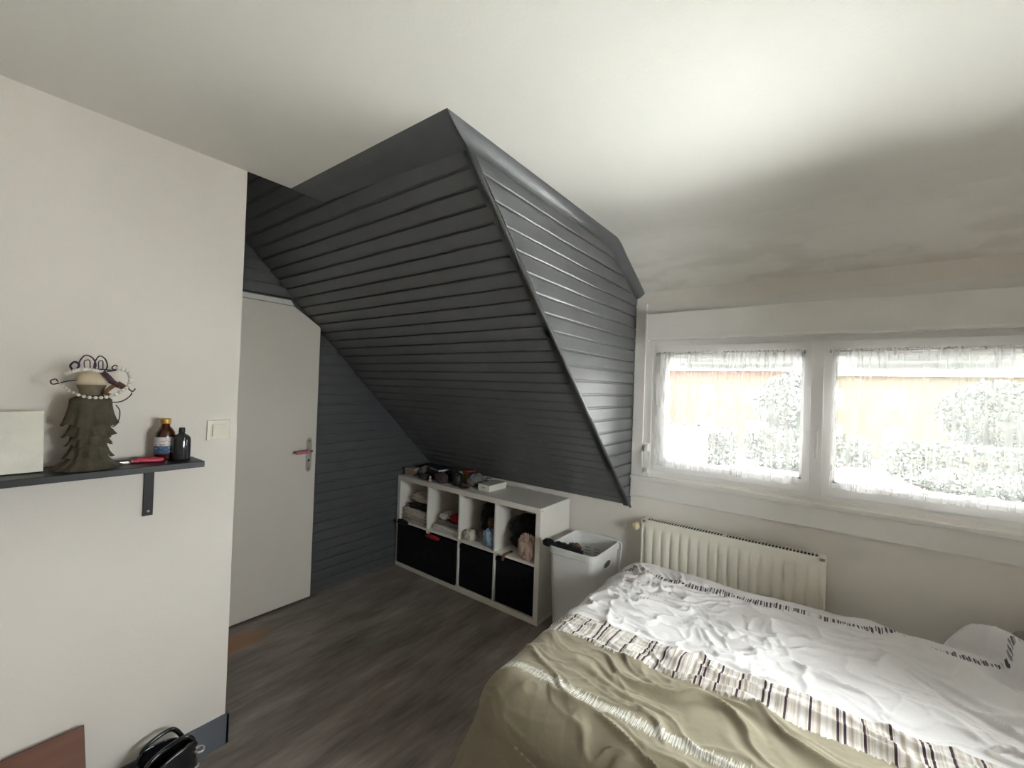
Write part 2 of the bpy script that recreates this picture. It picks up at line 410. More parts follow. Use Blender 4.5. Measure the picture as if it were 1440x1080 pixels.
# trims
XE, YE = XC + .05, .945                       # where the strips meet the ceiling
prof_t = [(0, .004)] + [(t_, -(t_ ** .8) - .16 * math.sin(PI * t_)) for t_ in np.linspace(0, 1, 9)] + [(1.06, .004)]
def strip(rings):
    bm = NB(); Rg = [[bm.verts.new(p) for p in r] for r in rings]; n = len(Rg[0])
    for A, B in zip(Rg, Rg[1:]):
        for k in range(n): bm.faces.new((A[k], A[(k + 1) % n], B[(k + 1) % n], B[k]))
    bm.faces.new(Rg[0]); bm.faces.new(Rg[-1][::-1]); return bm
WS, HS, WC, HC = .178, .030, .052, .044
def ring_s(x, mitre): return [(x - (WC * a if mitre else 0), YE + (WS if mitre else .158) * a, ZC + ((HS if mitre else .008) * b if b < 0 else b)) for a, b in prof_t]
structure(obj('trim_1', strip([ring_s(XL, False), ring_s(XE, True)]), M_trim), 'dark grey strip where the boarded slope meets the ceiling', 'trim')
rg = [[(XE - WC * a, YE + WS * a, ZC + (HC * b if b < 0 else b)) for a, b in prof_t]]
path = [(1.2, ZC), (2.26, ZC), (2.32, ZC - .004), (2.38, ZC - .025), (2.44, ZC - .058), (W, 2.222)]
for i_, (y_, z_) in enumerate(path):
    a_ = Vector(path[max(0, i_ - 1)]); b_ = Vector(path[min(len(path) - 1, i_ + 1)]); tt_ = (b_ - a_).normalized()
    rg.append([(XE - WC * a, y_ - tt_.y * (HC * b if b < 0 else b), z_ + tt_.x * (HC * b if b < 0 else b)) for a, b in prof_t])
structure(obj('trim_2', strip(rg), M_trim), 'grey quarter-round strip between the dormer side and the white ceiling', 'trim')
bm = NB(); e0 = Vector((XC, y_top, ZC - .03)); e1 = Vector((XC, W - .003, sz(W - .003)))
tube(bm, [e0 + nin * .002, e1 + nin * .002], .009, 8)
structure(obj('trim_3', bm, M_trim, smooth=True), 'thin dark bead along the edge between slope and dormer side', 'trim')
# window casing
bm = NB(); box(bm, XC + .004, -.985, W - .022, W, 1.005, 2.145, bevel=.003); box(bm, -.985, WX0 + .012, W - .012, W, 1.005, 1.93, bevel=.002)
structure(obj('trim_4', bm, M_casing), 'white upright casing board between dormer side and window', 'trim')
structure(bx('trim_5', (-.985, XR, W - .012, W, 1.915, 2.140), M_casing, bevel=.003), 'white flat board above the window behind the shutter box', 'trim')
bm = NB(); box(bm, XC + .004, XR, W - .028, W, .878, .990, bevel=.005); box(bm, XC + .004, XR, W - .044, W, .990, 1.014, bevel=.005)
structure(obj('trim_6', bm, M_casing), 'long white apron board under the window sill', 'trim')
bm = NB(); box(bm, XL, XL + .012, YB, YL + .012, 0, .125, bevel=.002); box(bm, XD, XL + .012, YL, YL + .012, 0, .125, bevel=.002)
structure(obj('baseboard_left', bm, M_base), 'slate grey baseboard at the foot of the white shelf wall', 'baseboard')

# ------------------------------------------------------------------ door
door = structure(empty('door_1', (XD, (DY0 + DY1) / 2, 0)), 'pale grey door with its top corner cut to the roof slope', 'door')
cy = (DY0 + DY1) / 2
bm = NB(); prism(bm, [(DY0 - cy, .012), (DY1 - cy, .012), (DY1 - cy, 1.945), (1.425 - cy, DZ - .02), (DY0 - cy, DZ - .02)], 'x', .001, .028)
bmesh.ops.bevel(bm, geom=bm.edges[:], offset=.002, segments=1, affect='EDGES')
obj('leaf', bm, M_door, door)
bm = NB(); prism(bm, [(DY0 - .06 - cy, DZ - .014), (1.427 - cy, DZ - .014), (1.405 - cy, DZ + .018), (DY0 - .06 - cy, DZ + .018)], 'x', .0, .02)
obj('frame_top', bm, M_casing, door)
bm = NB(); box(bm, -.001, .02, DY0 - .055 - cy, DY0 - .004 - cy, 0, DZ - .016)
obj('frame_side', bm, M_casing, door)
py, pz = 1.565 - cy, 1.035
bm = NB(); ring = []
for a in np.linspace(-PI, 0, 9): ring.append((py + .019 * math.cos(a), pz - .10 + .019 * math.sin(a)))
for a in np.linspace(0, PI, 9): ring.append((py + .019 * math.cos(a), pz + .10 + .019 * math.sin(a)))
prism(bm, ring, 'x', .028, .034); bmesh.ops.bevel(bm, geom=bm.edges[:], offset=.001, segments=1, affect='EDGES')
plate = obj('handle_plate', bm, M_metal, door)
for dz, r in ((.098, .005), (-.098, .005), (-.04, .007)):
    bm = NB(); lathe(bm, [(r, 0), (r, .002), (r * .6, .0035)], 14); bmesh.ops.transform(bm, matrix=Matrix.Translation((.0335, py, pz + dz)) @ Matrix.Rotation(PI / 2, 4, 'Y'), verts=bm.verts)
    obj('screw' if dz != -.04 else 'keyhole', bm, M_blackm if dz == -.04 else mat('dull_steel', (.25, .24, .23), .4, metal=1), plate)
bm = NB(); tube(bm, spline([(.034, py, pz + .03), (.07, py, pz + .03), (.085, py - .012, pz + .03), (.086, py - .03, pz + .03)], 6), .0085, 12)
lever = obj('lever', bm, M_metal, door, smooth=True)
bm = NB(); tube(bm, spline([(.086, py - .028, pz + .03), (.085, py - .07, pz + .028), (.082, py - .115, pz + .026)], 6), [.0115] * 12 + [.009], 12)
obj('grip', bm, mat('pink_grip', (.62, .20, .25), .5, noise=(40, .2)), lever, smooth=True)['label'] = 'pink grip on the door lever'

# ------------------------------------------------------------------ window
win = structure(empty('window_1', (0, W, WZ0)), 'wide white two-sash window with a roller shutter box above', 'window')
OW = (0, W, WZ0)
def wbx(name, x0, x1, y0, y1, z0, z1, m, parent=None, bevel=.003):
    return obj(name, box(NB(), x0, x1, y0 - W, y1 - W, z0 - WZ0, z1 - WZ0, bevel=bevel), m, parent or win)
wbx('frame_bottom', WX0, WX1, W + .005, W + .075, WZ0, 1.06, M_pvc); wbx('frame_top', WX0, WX1, W + .005, W + .075, 1.868, WZ1, M_pvc)
wbx('frame_side', WX0, -.912, W + .005, W + .075, 1.06, 1.868, M_pvc); wbx('frame_side', .822, WX1, W + .005, W + .075, 1.06, 1.868, M_pvc)
def sash(x0, x1, gx0, gx1):
    z0, z1, gz0, gz1 = 1.058, 1.870, 1.122, 1.800
    bm = NB(); ya, yb = -.006, .06
    box(bm, x0, x1, ya, yb, z0 - WZ0, gz0 - WZ0, bevel=.004); box(bm, x0, x1, ya, yb, gz1 - WZ0, z1 - WZ0, bevel=.004)
    box(bm, x0, gx0, ya, yb, gz0 - WZ0 - .004, gz1 - WZ0 + .004, bevel=.004); box(bm, gx1, x1, ya, yb, gz0 - WZ0 - .004, gz1 - WZ0 + .004, bevel=.004)
    s = obj('sash', bm, M_pvc, win)
    bm = NB(); g = .012                     # glazing bead
    for (a, b, c, d) in ((gx0, gx1, gz0, gz0 + g), (gx0, gx1, gz1 - g, gz1), (gx0, gx0 + g, gz0, gz1), (gx1 - g, gx1, gz0, gz1)): box(bm, a, b, .008, .03, c - WZ0, d - WZ0)
    obj('glazing_bead', bm, M_pvc, s)
    wbx('pane', gx0, gx1, W + .03, W + .036, gz0, gz1, M_glass, s, bevel=0)
    return s
sL = sash(-.916, -.060, -.852, -.118); sR = sash(-.054, .826, .016, .758)
wbx('mullion_cover', -.086, -.030, W - .018, W - .006, 1.052, 1.872, M_pvc, bevel=.004)
hb = wbx('handle_base', -.068, -.046, W - .028, W - .018, 1.335, 1.405, M_pvc, bevel=.004)
bm = NB(); tube(bm, spline([(-.057, -.028, .355), (-.057, -.055, .355), (-.057, -.06, .335), (-.057, -.055, .26), (-.057, -.052, .225)], 6), [.008] * 14 + [.009] * 11, 10)
obj('handle', bm, M_pvc, hb, smooth=True)
rb = wbx('shutter_box', -.958, .95, W - .075, W - .011, 1.902, 2.069, M_casing, bevel=.004)
wbx('end_cap', -.972, -.957, W - .079, W - .011, 1.897, 2.073, M_pvc, rb, bevel=.004)
wbx('bottom_strip', -.957, .95, W - .08, W - .072, 1.899, 1.912, M_pvc, rb, bevel=.002)
sh = wbx('shutter_guide', WX0, WX0 + .03, W + .085, W + .115, WZ0, WZ1, M_pvc); wbx('shutter_guide', WX1 - .03, WX1, W + .085, W + .115, WZ0, WZ1, M_pvc)
def slat_mat():
    m = mat('thin_white_shutter_plastic', (.80, .80, .78), .5); nt = m.node_tree; b = nt.nodes['Principled BSDF']; out = nt.nodes['Material Output']
    l = nt.nodes.new('ShaderNodeBsdfTranslucent'); l.inputs[0].default_value = (.85, .85, .82, 1); mx = nt.nodes.new('ShaderNodeMixShader'); mx.inputs[0].default_value = .05
    nt.links.new(b.outputs[0], mx.inputs[1]); nt.links.new(l.outputs[0], mx.inputs[2]); nt.links.new(mx.outputs[0], out.inputs[0]); return m
M_slat = slat_mat()
for i in range(5):
    bm = NB(); zb = 1.722 + i * .042 - WZ0
    prism(bm, [(.090, zb), (.105, zb), (.110, zb + .012), (.110, zb + .028), (.105, zb + .040), (.090, zb + .040), (.086, zb + .028), (.086, zb + .012)], 'x', WX0 + .02, WX1 - .02)
    obj('shutter_slat', bm, M_slat, win)
wbx('outer_sill', WX0 - .03, WX1 + .03, W + .075, W + .18, WZ0 - .03, WZ0, M_pvc)

# curtains (sheer, gathered on a thin rod fixed to each sash)
def curtain(label, x0, x1, seed, zb0=1.098, wide=1.0, left_drop=0.0):
    t = thing('sheer_curtain', label, 'curtain', ((x0 + x1) / 2, W - .03, 1.80), group='sheer window curtains')
    n, k = 520, 50; cx_ = (x0 + x1) / 2
    u = np.linspace(0, 1, n)[:, None] * np.ones((1, k)); v = np.ones((n, 1)) * np.linspace(0, 1, k)[None, :]      # v: 0 top -> 1 bottom
    x = x0 + (x1 - x0) * u
    big = fbm(u * 9 + v * .9, v * 1.1, seed, 3) * .016 + .007 * np.sin(2 * PI * (u * 11 + .35 * np.sin(v * 2 + u * 6)) + seed)
    fine = .003 * np.sin(2 * PI * u * 38 + 3 * fbm(u * 12, v * 0, seed + 7, 2))
    y = W - .030 + big * (.25 + .75 * v) + fine * (1 - smooth(v, .05, .4)) - .008
    zt = 1.822 + .003 * np.sin(2 * PI * u * 38) ; zb = zb0 + .006 * fbm(u * 14, v * 0, seed + 3, 2)
    z = zt + (zb - zt) * v
    x = x + .012 * fbm(u * 6, v * 2, seed + 11, 2) * v
    rc_ = random.Random(seed); w_all = x1 - x0
    for q_ in range(11):                                   # pleats: the cloth doubles back on itself in narrow folds
        uc = (q_ + .5 + rc_.uniform(-.3, .3)) / 11; wd = rc_.uniform(.014, .036); am = rc_.uniform(.7, 1.5); dr = rc_.uniform(-.035, .035); top_ = rc_.uniform(0, .45)
        tq = ((u - uc - dr * v) * w_all) / wd
        g_ = np.exp(-tq * tq) * (.25 + .75 * smooth(v, top_ * .5, top_ + .3)) * np.minimum(1, np.minimum(u, 1 - u) * 14)
        x = x - am * wd * tq * g_; y = y - wd * .55 * g_
    band = np.abs(v - .035)                      # pinch at the rod
    y = np.where(band < .025, W - .030 + (y - W + .030) * .6, y)
    if left_drop: x = x - left_drop * (1 - u) ** 6 * smooth(v, .0, .6)
    y = np.minimum(y, W - .014)
    P = np.stack([x - cx_, y - (W - .03), z - 1.80], -1)
    link('cloth', grid_mesh('cloth', P), M_sheer, t, smooth=True)
    bm = NB(); tube(bm, [(x0 - .012 - cx_, -.002, .012), (x1 + .012 - cx_, -.002, .012)], .005, 8)
    obj('rod', bm, M_pvc, t, smooth=True)
    for s in (x0 - .012 - cx_, x1 + .008 - cx_): bx('rod_bracket', (s, s + .006, -.006, .024, .005, .019), mat('brown_plastic', (.12, .07, .05), .5), t)
    return t
curtain('sheer white curtain on the window half beside the boarded dormer', -.895, -.128, 3, left_drop=.03)
curtain('sheer white curtain on the window half above the bed', .004, .80, 21, zb0=1.105)

# strap winder of the shutter
t = thing('shutter_strap', 'white shutter strap and winder on the casing beside the window', 'strap', (-.955, W - .012, 1.13))
bm = NB(); box(bm, -.016, .016, -.022, 0, .045, .10, bevel=.005); obj('winder', bm, M_pvc, t)
bm = NB(); box(bm, -.012, .012, -.020, 0, -.095, -.065, bevel=.004); obj('hook', bm, M_pvc, t)
pts = spline([(-.002, -.022, .085), (.006, -.042, .05), (.014, -.055, .0), (.010, -.045, -.05), (0, -.022, -.082)], 8)
bm = NB()
for i in range(len(pts) - 1):
    a, b = pts[i], pts[i + 1]; w = .009
    vs_ = [bm.verts.new(p) for p in ((a.x - w, a.y, a.z), (a.x + w, a.y, a.z), (b.x + w, b.y, b.z), (b.x - w, b.y, b.z))]; bm.faces.new(vs_)
bmesh.ops.remove_doubles(bm, verts=bm.verts, dist=1e-5); bmesh.ops.solidify(bm, geom=bm.faces[:], thickness=.003)
obj('strap', bm, mat('white_strap_webbing', (.78, .77, .75), .7), t)

# ------------------------------------------------------------------ radiator
RX0, RX1, RY0, RY1, RZ0, RZ1 = -.945, .003, 2.685, 2.765, .15, .757
rad = thing('radiator', 'cream panel radiator on the wall under the window', 'radiator', ((RX0 + RX1) / 2, (RY0 + RY1) / 2, RZ0))
rc = Vector(((RX0 + RX1) / 2, (RY0 + RY1) / 2, RZ0)); hw = (RX1 - RX0) / 2; D2 = (RY1 - RY0) / 2; HH = RZ1 - RZ0
# fluted front
nfl = 17; fx = np.linspace(-hw + .025, hw - .025, nfl * 8 + 1); nz = 28; zv = np.linspace(.012, HH - .02, nz)
ph = (fx - fx[0]) / (fx[-1] - fx[0]) * nfl
bul = np.clip(np.sin(PI * (ph % 1.0)), 0, 1) ** .4
env = smooth(zv, .02, .06) * (1 - smooth(zv, HH - .085, HH - .045))
P = np.zeros((len(fx), nz, 3)); P[..., 0] = fx[:, None]; P[..., 2] = zv[None, :]; P[..., 1] = -D2 - .014 * bul[:, None] * env[None, :] - .001
link('front_panel', grid_mesh('front_panel', P), M_rad, rad, smooth=True)
bx('body', (-hw + .004, hw - .004, -D2, D2 - .01, .01, HH - .02), M_rad, rad, bevel=.004)
bx('side_panel', (-hw, -hw + .012, -D2 - .002, D2, .0, HH - .004), M_rad, rad, bevel=.004); bx('side_panel', (hw - .012, hw, -D2 - .002, D2, .0, HH - .004), M_rad, rad, bevel=.004)
bm = NB(); box(bm, -hw + .01, hw - .01, -D2 - .002, -D2 + .008, HH - .022, HH); box(bm, -hw + .01, hw - .01, D2 - .01, D2, HH - .022, HH)
box(bm, -hw + .002, -hw + .03, -D2 - .002, D2, HH - .02, HH, bevel=.003); box(bm, hw - .03, hw - .002, -D2 - .002, D2, HH - .02, HH, bevel=.003); box(bm, -.012, .012, -D2, D2, HH - .01, HH - .001)
nb = 56
for i in range(nb):
    x = -hw + .033 + (2 * hw - .066) * i / (nb - 1)
    box(bm, x - .0022, x + .0022, -D2 + .006, D2 - .008, HH - .003, HH - .0005)
obj('grille', bm, M_rad, rad)
bx('cavity_shade', (-hw + .03, hw - .03, -D2 + .009, D2 - .011, HH - .03, HH - .008), M_dark, rad)  # solid black block stands in for the shade under the grille bars
bm = NB(); lathe(bm, [(.016, 0), (.023, .004), (.024, .02), (.022, .045), (.016, .055)], 20, wob=lambda k, a: .0016 * math.cos(a * 10) if 0 < k < 4 else 0)
bmesh.ops.transform(bm, matrix=Matrix.Translation((-hw - .036, 0, HH - .055)) @ Matrix.Rotation(PI / 2, 4, 'X'), verts=bm.verts)
obj('thermostat_knob', bm, mat('yellowed_plastic', (.72, .62, .42), .5), rad, smooth=True)['label'] = 'yellowed round thermostat knob'
bm = NB(); tube(bm, spline([(-hw + .004, 0, HH - .055), (-hw - .03, 0, HH - .055), (-hw - .036, .004, HH - .06)], 4), .009, 10); obj('valve', bm, M_metal, rad, smooth=True)
for s in (-.6, .6): bx('wall_bracket', (hw * s - .015, hw * s + .015, D2 - .01, W - rc.y - .003, .1, HH - .08), M_rad, rad)
bm = NB(); tube(bm, [(-hw + .05, .01, .02), (-hw + .05, .01, -RZ0)], .008, 8); tube(bm, [(-hw + .09, .01, .02), (-hw + .09, .01, -RZ0)], .008, 8); obj('pipe', bm, M_rad, rad, smooth=True)

# ------------------------------------------------------------------ shelf unit
KX0, KX1, KY0, KY1, KH = -2.976, -1.506, 2.375, 2.765, .77
ku = thing('cube_shelf_unit', 'white eight-cube shelf unit standing under the dark slope', 'shelf unit', ((KX0 + KX1) / 2, (KY0 + KY1) / 2, 0))
kc = Vector(((KX0 + KX1) / 2, (KY0 + KY1) / 2, 0)); kw, kd = (KX1 - KX0) / 2, (KY1 - KY0) / 2
T, tt = .038, .016
def kbx(name, x0, x1, z0, z1, ins=0.0): return bx(name, (x0, x1, -kd + ins, kd, z0, z1), M_white, ku, bevel=.0012, seg=1)
kbx('side_board', -kw, -kw + T, T, KH - T); kbx('side_board', kw - T, kw, T, KH - T)
kbx('top_board', -kw, kw, KH - T, KH); kbx('bottom_board', -kw, kw, 0, T)
zmid = KH / 2; kbx('middle_shelf', -kw + T, kw - T, zmid - tt / 2, zmid + tt / 2, .001)
cw = (2 * kw - 2 * T - 3 * tt) / 4; ch = (KH - 2 * T - tt) / 2
cells = []
for i in range(4):
    a = -kw + T + i * (cw + tt); cells.append((KX0 + kw + a, KX0 + kw + a + cw))
    if i < 3:
        kbx('divider', a + cw, a + cw + tt, T, zmid - tt / 2, .002); kbx('divider', a + cw, a + cw + tt, zmid + tt / 2, KH - T, .002)
for dz in (KH - .02,):
    bm = NB(); lathe(bm, [(.004, 0), (.004, .0015)], 10); bmesh.ops.transform(bm, matrix=Matrix.Translation((kw, -kd + .02, dz)) @ Matrix.Rotation(PI / 2, 4, 'Y'), verts=bm.verts); obj('screw_cap', bm, M_blackm, ku)
CZ0, CZ1 = T, zmid - tt / 2          # lower cubes
UZ0, UZ1 = zmid + tt / 2, KH - T     # upper cubes

def fabric_bin(label, x0, x1, y0, z1, seed, bulge=.0):
    xc = (x0 + x1) / 2; y1 = y0 + .36; t = thing('fabric_bin', label, 'storage bin', (xc, (y0 + y1) / 2, CZ0), group='black fabric bins in the lower cubes')
    w, d, h = (x1 - x0) / 2, .18, z1 - CZ0 - .003
    bm = NB(); box(bm, -w, w, -d, d, .003, h, bevel=.012, seg=3)
    bmesh.ops.subdivide_edges(bm, edges=[e for e in bm.edges if e.calc_length() > .15], cuts=6, use_grid_fill=True)
    top = [f for f in bm.faces if f.normal.z > .9 and f.calc_center_median().z > h - .004]
    r = random.Random(seed)
    for v in bm.verts:
        if v.co.y < -d + .02: v.co.y += -bulge * math.cos(v.co.x / w * 1.4) * math.sin(PI * min(1, max(0, v.co.z / h))) + r.uniform(-.0015, .0015)
        if v.co.z > h - .02: v.co.z += -.006 * (1 + math.cos(v.co.x / w * PI)) * .5
    o = obj('body', bm, M_blackf, t, smooth=True)
    bm = NB(); box(bm, -w + .001, w - .001, -d - .004, -d + .004, h - .03, h - .002, bevel=.002); obj('hem', bm, M_blackf, t)
    return t
def bin_front(t, x0, x1):
    lx = t.location; bx('front_panel', (x0 - lx.x, x1 - lx.x, KY0 - .012 - lx.y, KY0 - .002 - lx.y, .004, CZ1 - CZ0 - .016), M_blackf, t, bevel=.004)
b1 = fabric_bin('black fabric bin in the lower cube nearest the boarded wall', cells[0][0] - .0 + .003, cells[0][1] - .004, KY0 + .006, CZ1 - .012, 1, .004)
b2_ = fabric_bin('black fabric bin second from the boarded wall, bulging outwards', cells[1][0] + .004, cells[1][1] - .003, KY0 + .006, CZ1 - .020, 2, .004)
bin_front(b1, cells[0][0] - .004, cells[0][1] + tt / 2); bin_front(b2_, cells[1][0] - tt / 2 + .001, cells[1][1] - .001)
fabric_bin('black fabric bin in the lower cube third from the boarded wall', cells[2][0] + .004, cells[2][1] - .004, KY0 + .010, CZ1 - .012, 3, .002)
fabric_bin('black fabric bin in the lower cube nearest the laundry basket', cells[3][0] + .004, cells[3][1] - .004, KY0 + .010, CZ1 - .012, 4, .002)

# cloth lumps ---------------------------------------------------------------
def cloth_lump(name, label, cat, c, size, m, seed, e=.55, rough=.12, rz=0.0, group=None, drape=None):
    """soft crumpled or folded garment: superellipsoid with ridged folds; c = centre of its base"""
    t = tag(obj_lump(name, c, size, m, seed, e, rough, drape), label, cat, group); t.rotation_euler = (0, 0, rz); return t
def obj_lump(name, c, size, m, seed, e, rough, drape):
    nu, nv = 56, 30
    th_ = np.linspace(0, 2 * PI, nu + 1)[:, None]; ph_ = np.linspace(-PI / 2, PI / 2, nv)[None, :]
    f = lambda w, p: np.sign(w) * np.abs(w) ** p
    X = f(np.cos(th_), e) * f(np.cos(ph_), e); Y = f(np.sin(th_), e) * f(np.cos(ph_), e); Z = f(np.sin(ph_), e) * np.ones_like(th_)
    q = 2.3
    a = X * q + 11 + seed; b = Y * q + Z * 2.1 + 7; rid = 1 - np.abs(fbm(a + .3 * Z, b, seed, 4)) * 2
    rid2 = 1 - np.abs(fbm(a * 2.2 + Y, b * 2.2 - X, seed + 5, 3)) * 2
    d = 1 + rough * (rid - .6) + rough * .5 * (rid2 - .6)
    X, Y, Z = X * d, Y * d, Z * (1 + (d - 1) * np.where(Z > -.5, 1, 0))
    x, y, z = X * size[0] / 2, Y * size[1] / 2, (np.maximum(Z, -1) + 1) * size[2] / 2
    x[-1], y[-1], z[-1] = x[0], y[0], z[0]
    P = np.stack([x, y, z], -1)
    me = grid_mesh(name, P); bm = bmesh.new(); bm.from_mesh(me); bpy.data.meshes.remove(me)
    bmesh.ops.remove_doubles(bm, verts=bm.verts, dist=1e-5)
    o = obj(name, bm, m, smooth=True); o.location = c; return o
def folded(name, label, cat, c, size, m, seed, layers=2, rz=0.0, group=None):
    """folded garment: flat stack of layers with rounded fold at the front (-y)"""
    w, d, h = size; lt = h / layers; t = None; bm = NB(); rnd = random.Random(seed)
    n = 26; k = 10
    for L in range(layers):
        z0_ = L * lt; r = lt * .52; prof = []
        for a in np.linspace(PI / 2, 3 * PI / 2, 9): prof.append((-d / 2 + r + r * 1.0 * math.cos(a), z0_ + lt / 2 + r * .98 * math.sin(a)))
        prof = prof + [(d / 2 - .004, z0_ + lt / 2 - r * .95), (d / 2, z0_ + lt / 2), (d / 2 - .004, z0_ + lt / 2 + r * .95)]
        rings = []
        for i in range(n):
            u = i / (n - 1); x = -w / 2 + w * u; ed = 1 - .45 * max(0, abs(u - .5) * 2 - .86) / .14
            sag = .10 * h * float(fbm(np.array([u * 3.1 + seed]), np.array([L * 1.7]), seed, 3)[0]); fwd = .02 * d * float(fbm(np.array([u * 4.0 + L * 3]), np.array([seed * .7]), seed + 2, 3)[0]) * 2
            rings.append([bm.verts.new((x, p[0] + fwd, max(.0005, z0_ + lt / 2 + (p[1] - z0_ - lt / 2) * ed + (sag if L else 0)))) for p in prof])
        m_ = len(prof)
        for A, B in zip(rings, rings[1:]):
            for j in range(m_): bm.faces.new((A[j], A[(j + 1) % m_], B[(j + 1) % m_], B[j]))
        bm.faces.new(rings[0][::-1]); bm.faces.new(rings[-1])
    o = tag(obj(name, bm, m, smooth=True), label, cat, group); o.location = c; o.rotation_euler = (0, 0, rz); return o
def cm(name, col, rough=.9): return mat(name, col, rough, spec=.15, noise=(30, .12), bump=(180, .15), sheen=.1)
c_white = cm('white_cotton', (.66, .63, .58)); c_beige = cm('beige_cotton', (.42, .37, .31)); c_black = cm('black_cotton', (.010, .010, .012)); c_grey = cm('grey_cotton', (.20, .19, .18))
c_red = cm('red_cotton', (.36, .012, .02)); c_blue = cm('light_blue_cotton', (.30, .42, .56)); c_brown = cm('brown_knit', (.16, .09, .06)); c_cream = cm('cream_wool', (.60, .55, .47)); c_pink = cm('pinkish_beige_fleece', (.50, .36, .29)); c_dgreen = cm('dark_grey_green_cotton', (.05, .06, .06))
mid = lambda i: (cells[i][0] + cells[i][1]) / 2
yf = KY0
# cube 1
folded('folded_towel', 'beige folded towel at the bottom of the leftmost upper cube', 'towel', (mid(0), yf + .175, UZ0 + .001), (.30, .33, .055), c_beige, 1, 2)
folded('folded_shirt', 'off-white folded shirt under the black one in the leftmost cube', 'shirt', (mid(0) + .005, yf + .17, UZ0 + .058), (.29, .31, .052), c_cream, 2, 3)
folded('folded_shirt', 'black folded shirt between off-white ones in the leftmost cube', 'shirt', (mid(0) + .02, yf + .18, UZ0 + .112), (.25, .28, .044), c_black, 3, 2)
cloth_lump('crumpled_shirt', 'white crumpled shirt on top of the pile in the leftmost cube', 'shirt', (mid(0) + .012, yf + .19, UZ0 + .157), (.26, .27, .075), c_white, 4, .6, .22)
# cube 2
folded('folded_shirt', 'white folded shirt at the bottom of the second upper cube', 'shirt', (mid(1) + .01, yf + .18, UZ0 + .001), (.29, .32, .042), c_white, 5, 2)
folded('folded_trousers', 'grey folded trousers in the middle of the second upper cube', 'trousers', (mid(1) + .02, yf + .19, UZ0 + .045), (.25, .27, .035), c_grey, 6, 2, .08)
cloth_lump('crumpled_tshirt', 'red crumpled top in the second upper cube', 'top', (mid(1) + .065, yf + .11, UZ0 + .082), (.15, .11, .055), c_red, 7, .7, .25, -.3)
cloth_lump('crumpled_shirt', 'white crumpled shirt under the red top in the second cube', 'shirt', (mid(1) - .06, yf + .12, UZ0 + .082), (.09, .13, .05), c_white, 8, .7, .25)
cloth_lump('crumpled_sweater', 'dark grey-green sweater at the back of the second cube', 'sweater', (mid(1) + .05, yf + .275, UZ0 + .081), (.17, .11, .16), c_dgreen, 9, .8, .3)
# cube 3
cloth_lump('crumpled_jacket', 'black crumpled jacket filling the third upper cube', 'jacket', (mid(2) + .03, yf + .225, UZ0 + .001), (.25, .22, .29), c_black, 10, .75, .16, .05)
cloth_lump('crumpled_sock', 'cream rolled-up socks at the front left of the third cube', 'socks', (mid(2) - .105, yf + .055, UZ0 + .001), (.105, .10, .075), c_cream, 11, .8, .25)
cloth_lump('crumpled_blouse', 'light blue crumpled blouse at the right front of the third cube', 'blouse', (mid(2) + .098, yf + .045, UZ0 + .001), (.10, .075, .13), c_blue, 12, .75, .3)
cloth_lump('crumpled_scarf', 'brown scarf above the light blue blouse in the third cube', 'scarf', (mid(2) + .115, yf + .055, UZ0 + .142), (.07, .06, .07), c_brown, 13, .8, .35)
# cube 4
cloth_lump('crumpled_coat', 'black crumpled coat filling the rightmost upper cube', 'coat', (mid(3) + .0, yf + .21, UZ0 + .001), (.31, .27, .245), c_black, 14, .75, .16)
cloth_lump('fleece_scarf', 'pinkish beige fleece scarf over the black coat in the rightmost cube', 'scarf', (mid(3) + .088, yf + .030, UZ0 + .001), (.12, .065, .17), c_pink, 15, .75, .4, .2)
t = thing('belt', 'short brown belt end hanging over the rightmost cube shelf', 'belt', (mid(3) - .075, yf - .003, UZ0))
bm = NB(); tube(bm, spline([(.0, .08, .006), (.0, .02, .006), (-.001, -.004, .004), (-.004, -.009, -.018), (-.006, -.008, -.035)], 6), .006, 8)
bmesh.ops.scale(bm, vec=(2.2, 1, 1), verts=bm.verts); obj('strap', bm, c_brown, t, smooth=True)
# between bins and shelf
cloth_lump('black_sock', 'black sock lying over the edge of the leftmost cube shelf', 'sock', (mid(0) - .085, yf - .032, UZ0 - .02), (.12, .035, .045), c_black, 16, .8, .4)
cloth_lump('red_cloth', 'red cloth peeking out above the second black bin', 'cloth', (mid(1) - .08, yf - .026, CZ1 - .036), (.16, .022, .030), c_red, 17, .8, .3)

# things on top of the unit ---------------------------------------------------
KT = KH + .0005
def simple(name, label, cat, loc, rz=0, group=None): return thing(name, label, cat, loc, rz, group)
t = simple('cardboard_box', 'small pinkish brown box at the corner of the shelf unit top', 'box', (-2.90, 2.47, KT), .15)
bx('body', (-.055, .055, -.04, .04, 0, .05), mat('pinkish_card', (.30, .21, .18), .7), t, bevel=.003); bx('lid', (-.058, .058, -.043, .043, .048, .066), mat('pinkish_card_lid', (.36, .28, .25), .7), t, bevel=.003)
cloth_lump('pouch', 'grey crumpled cloth pouch next to the pinkish box', 'pouch', (-2.79, 2.53, KT), (.085, .12, .085), c_grey, 30, .8, .25)
t = simple('book', 'dark navy book with white page edges on the shelf unit', 'book', (-2.62, 2.53, KT + .075), -.3)
bm = NB(); box(bm, -.09, .09, -.06, .06, .0, .004); box(bm, -.09, .09, -.06, .06, .018, .022); box(bm, -.09, -.085, -.06, .06, .003, .019); obj('cover', bm, mat('navy_cover', (.012, .018, .06), .5), t)
bx('pages', (-.084, .086, -.057, .057, .0041, .0179), mat('paper_edges', (.6, .6, .62), .8), t)
t = simple('shoebox', 'dark brown box under the navy book on the shelf unit', 'box', (-2.63, 2.53, KT), -.2)
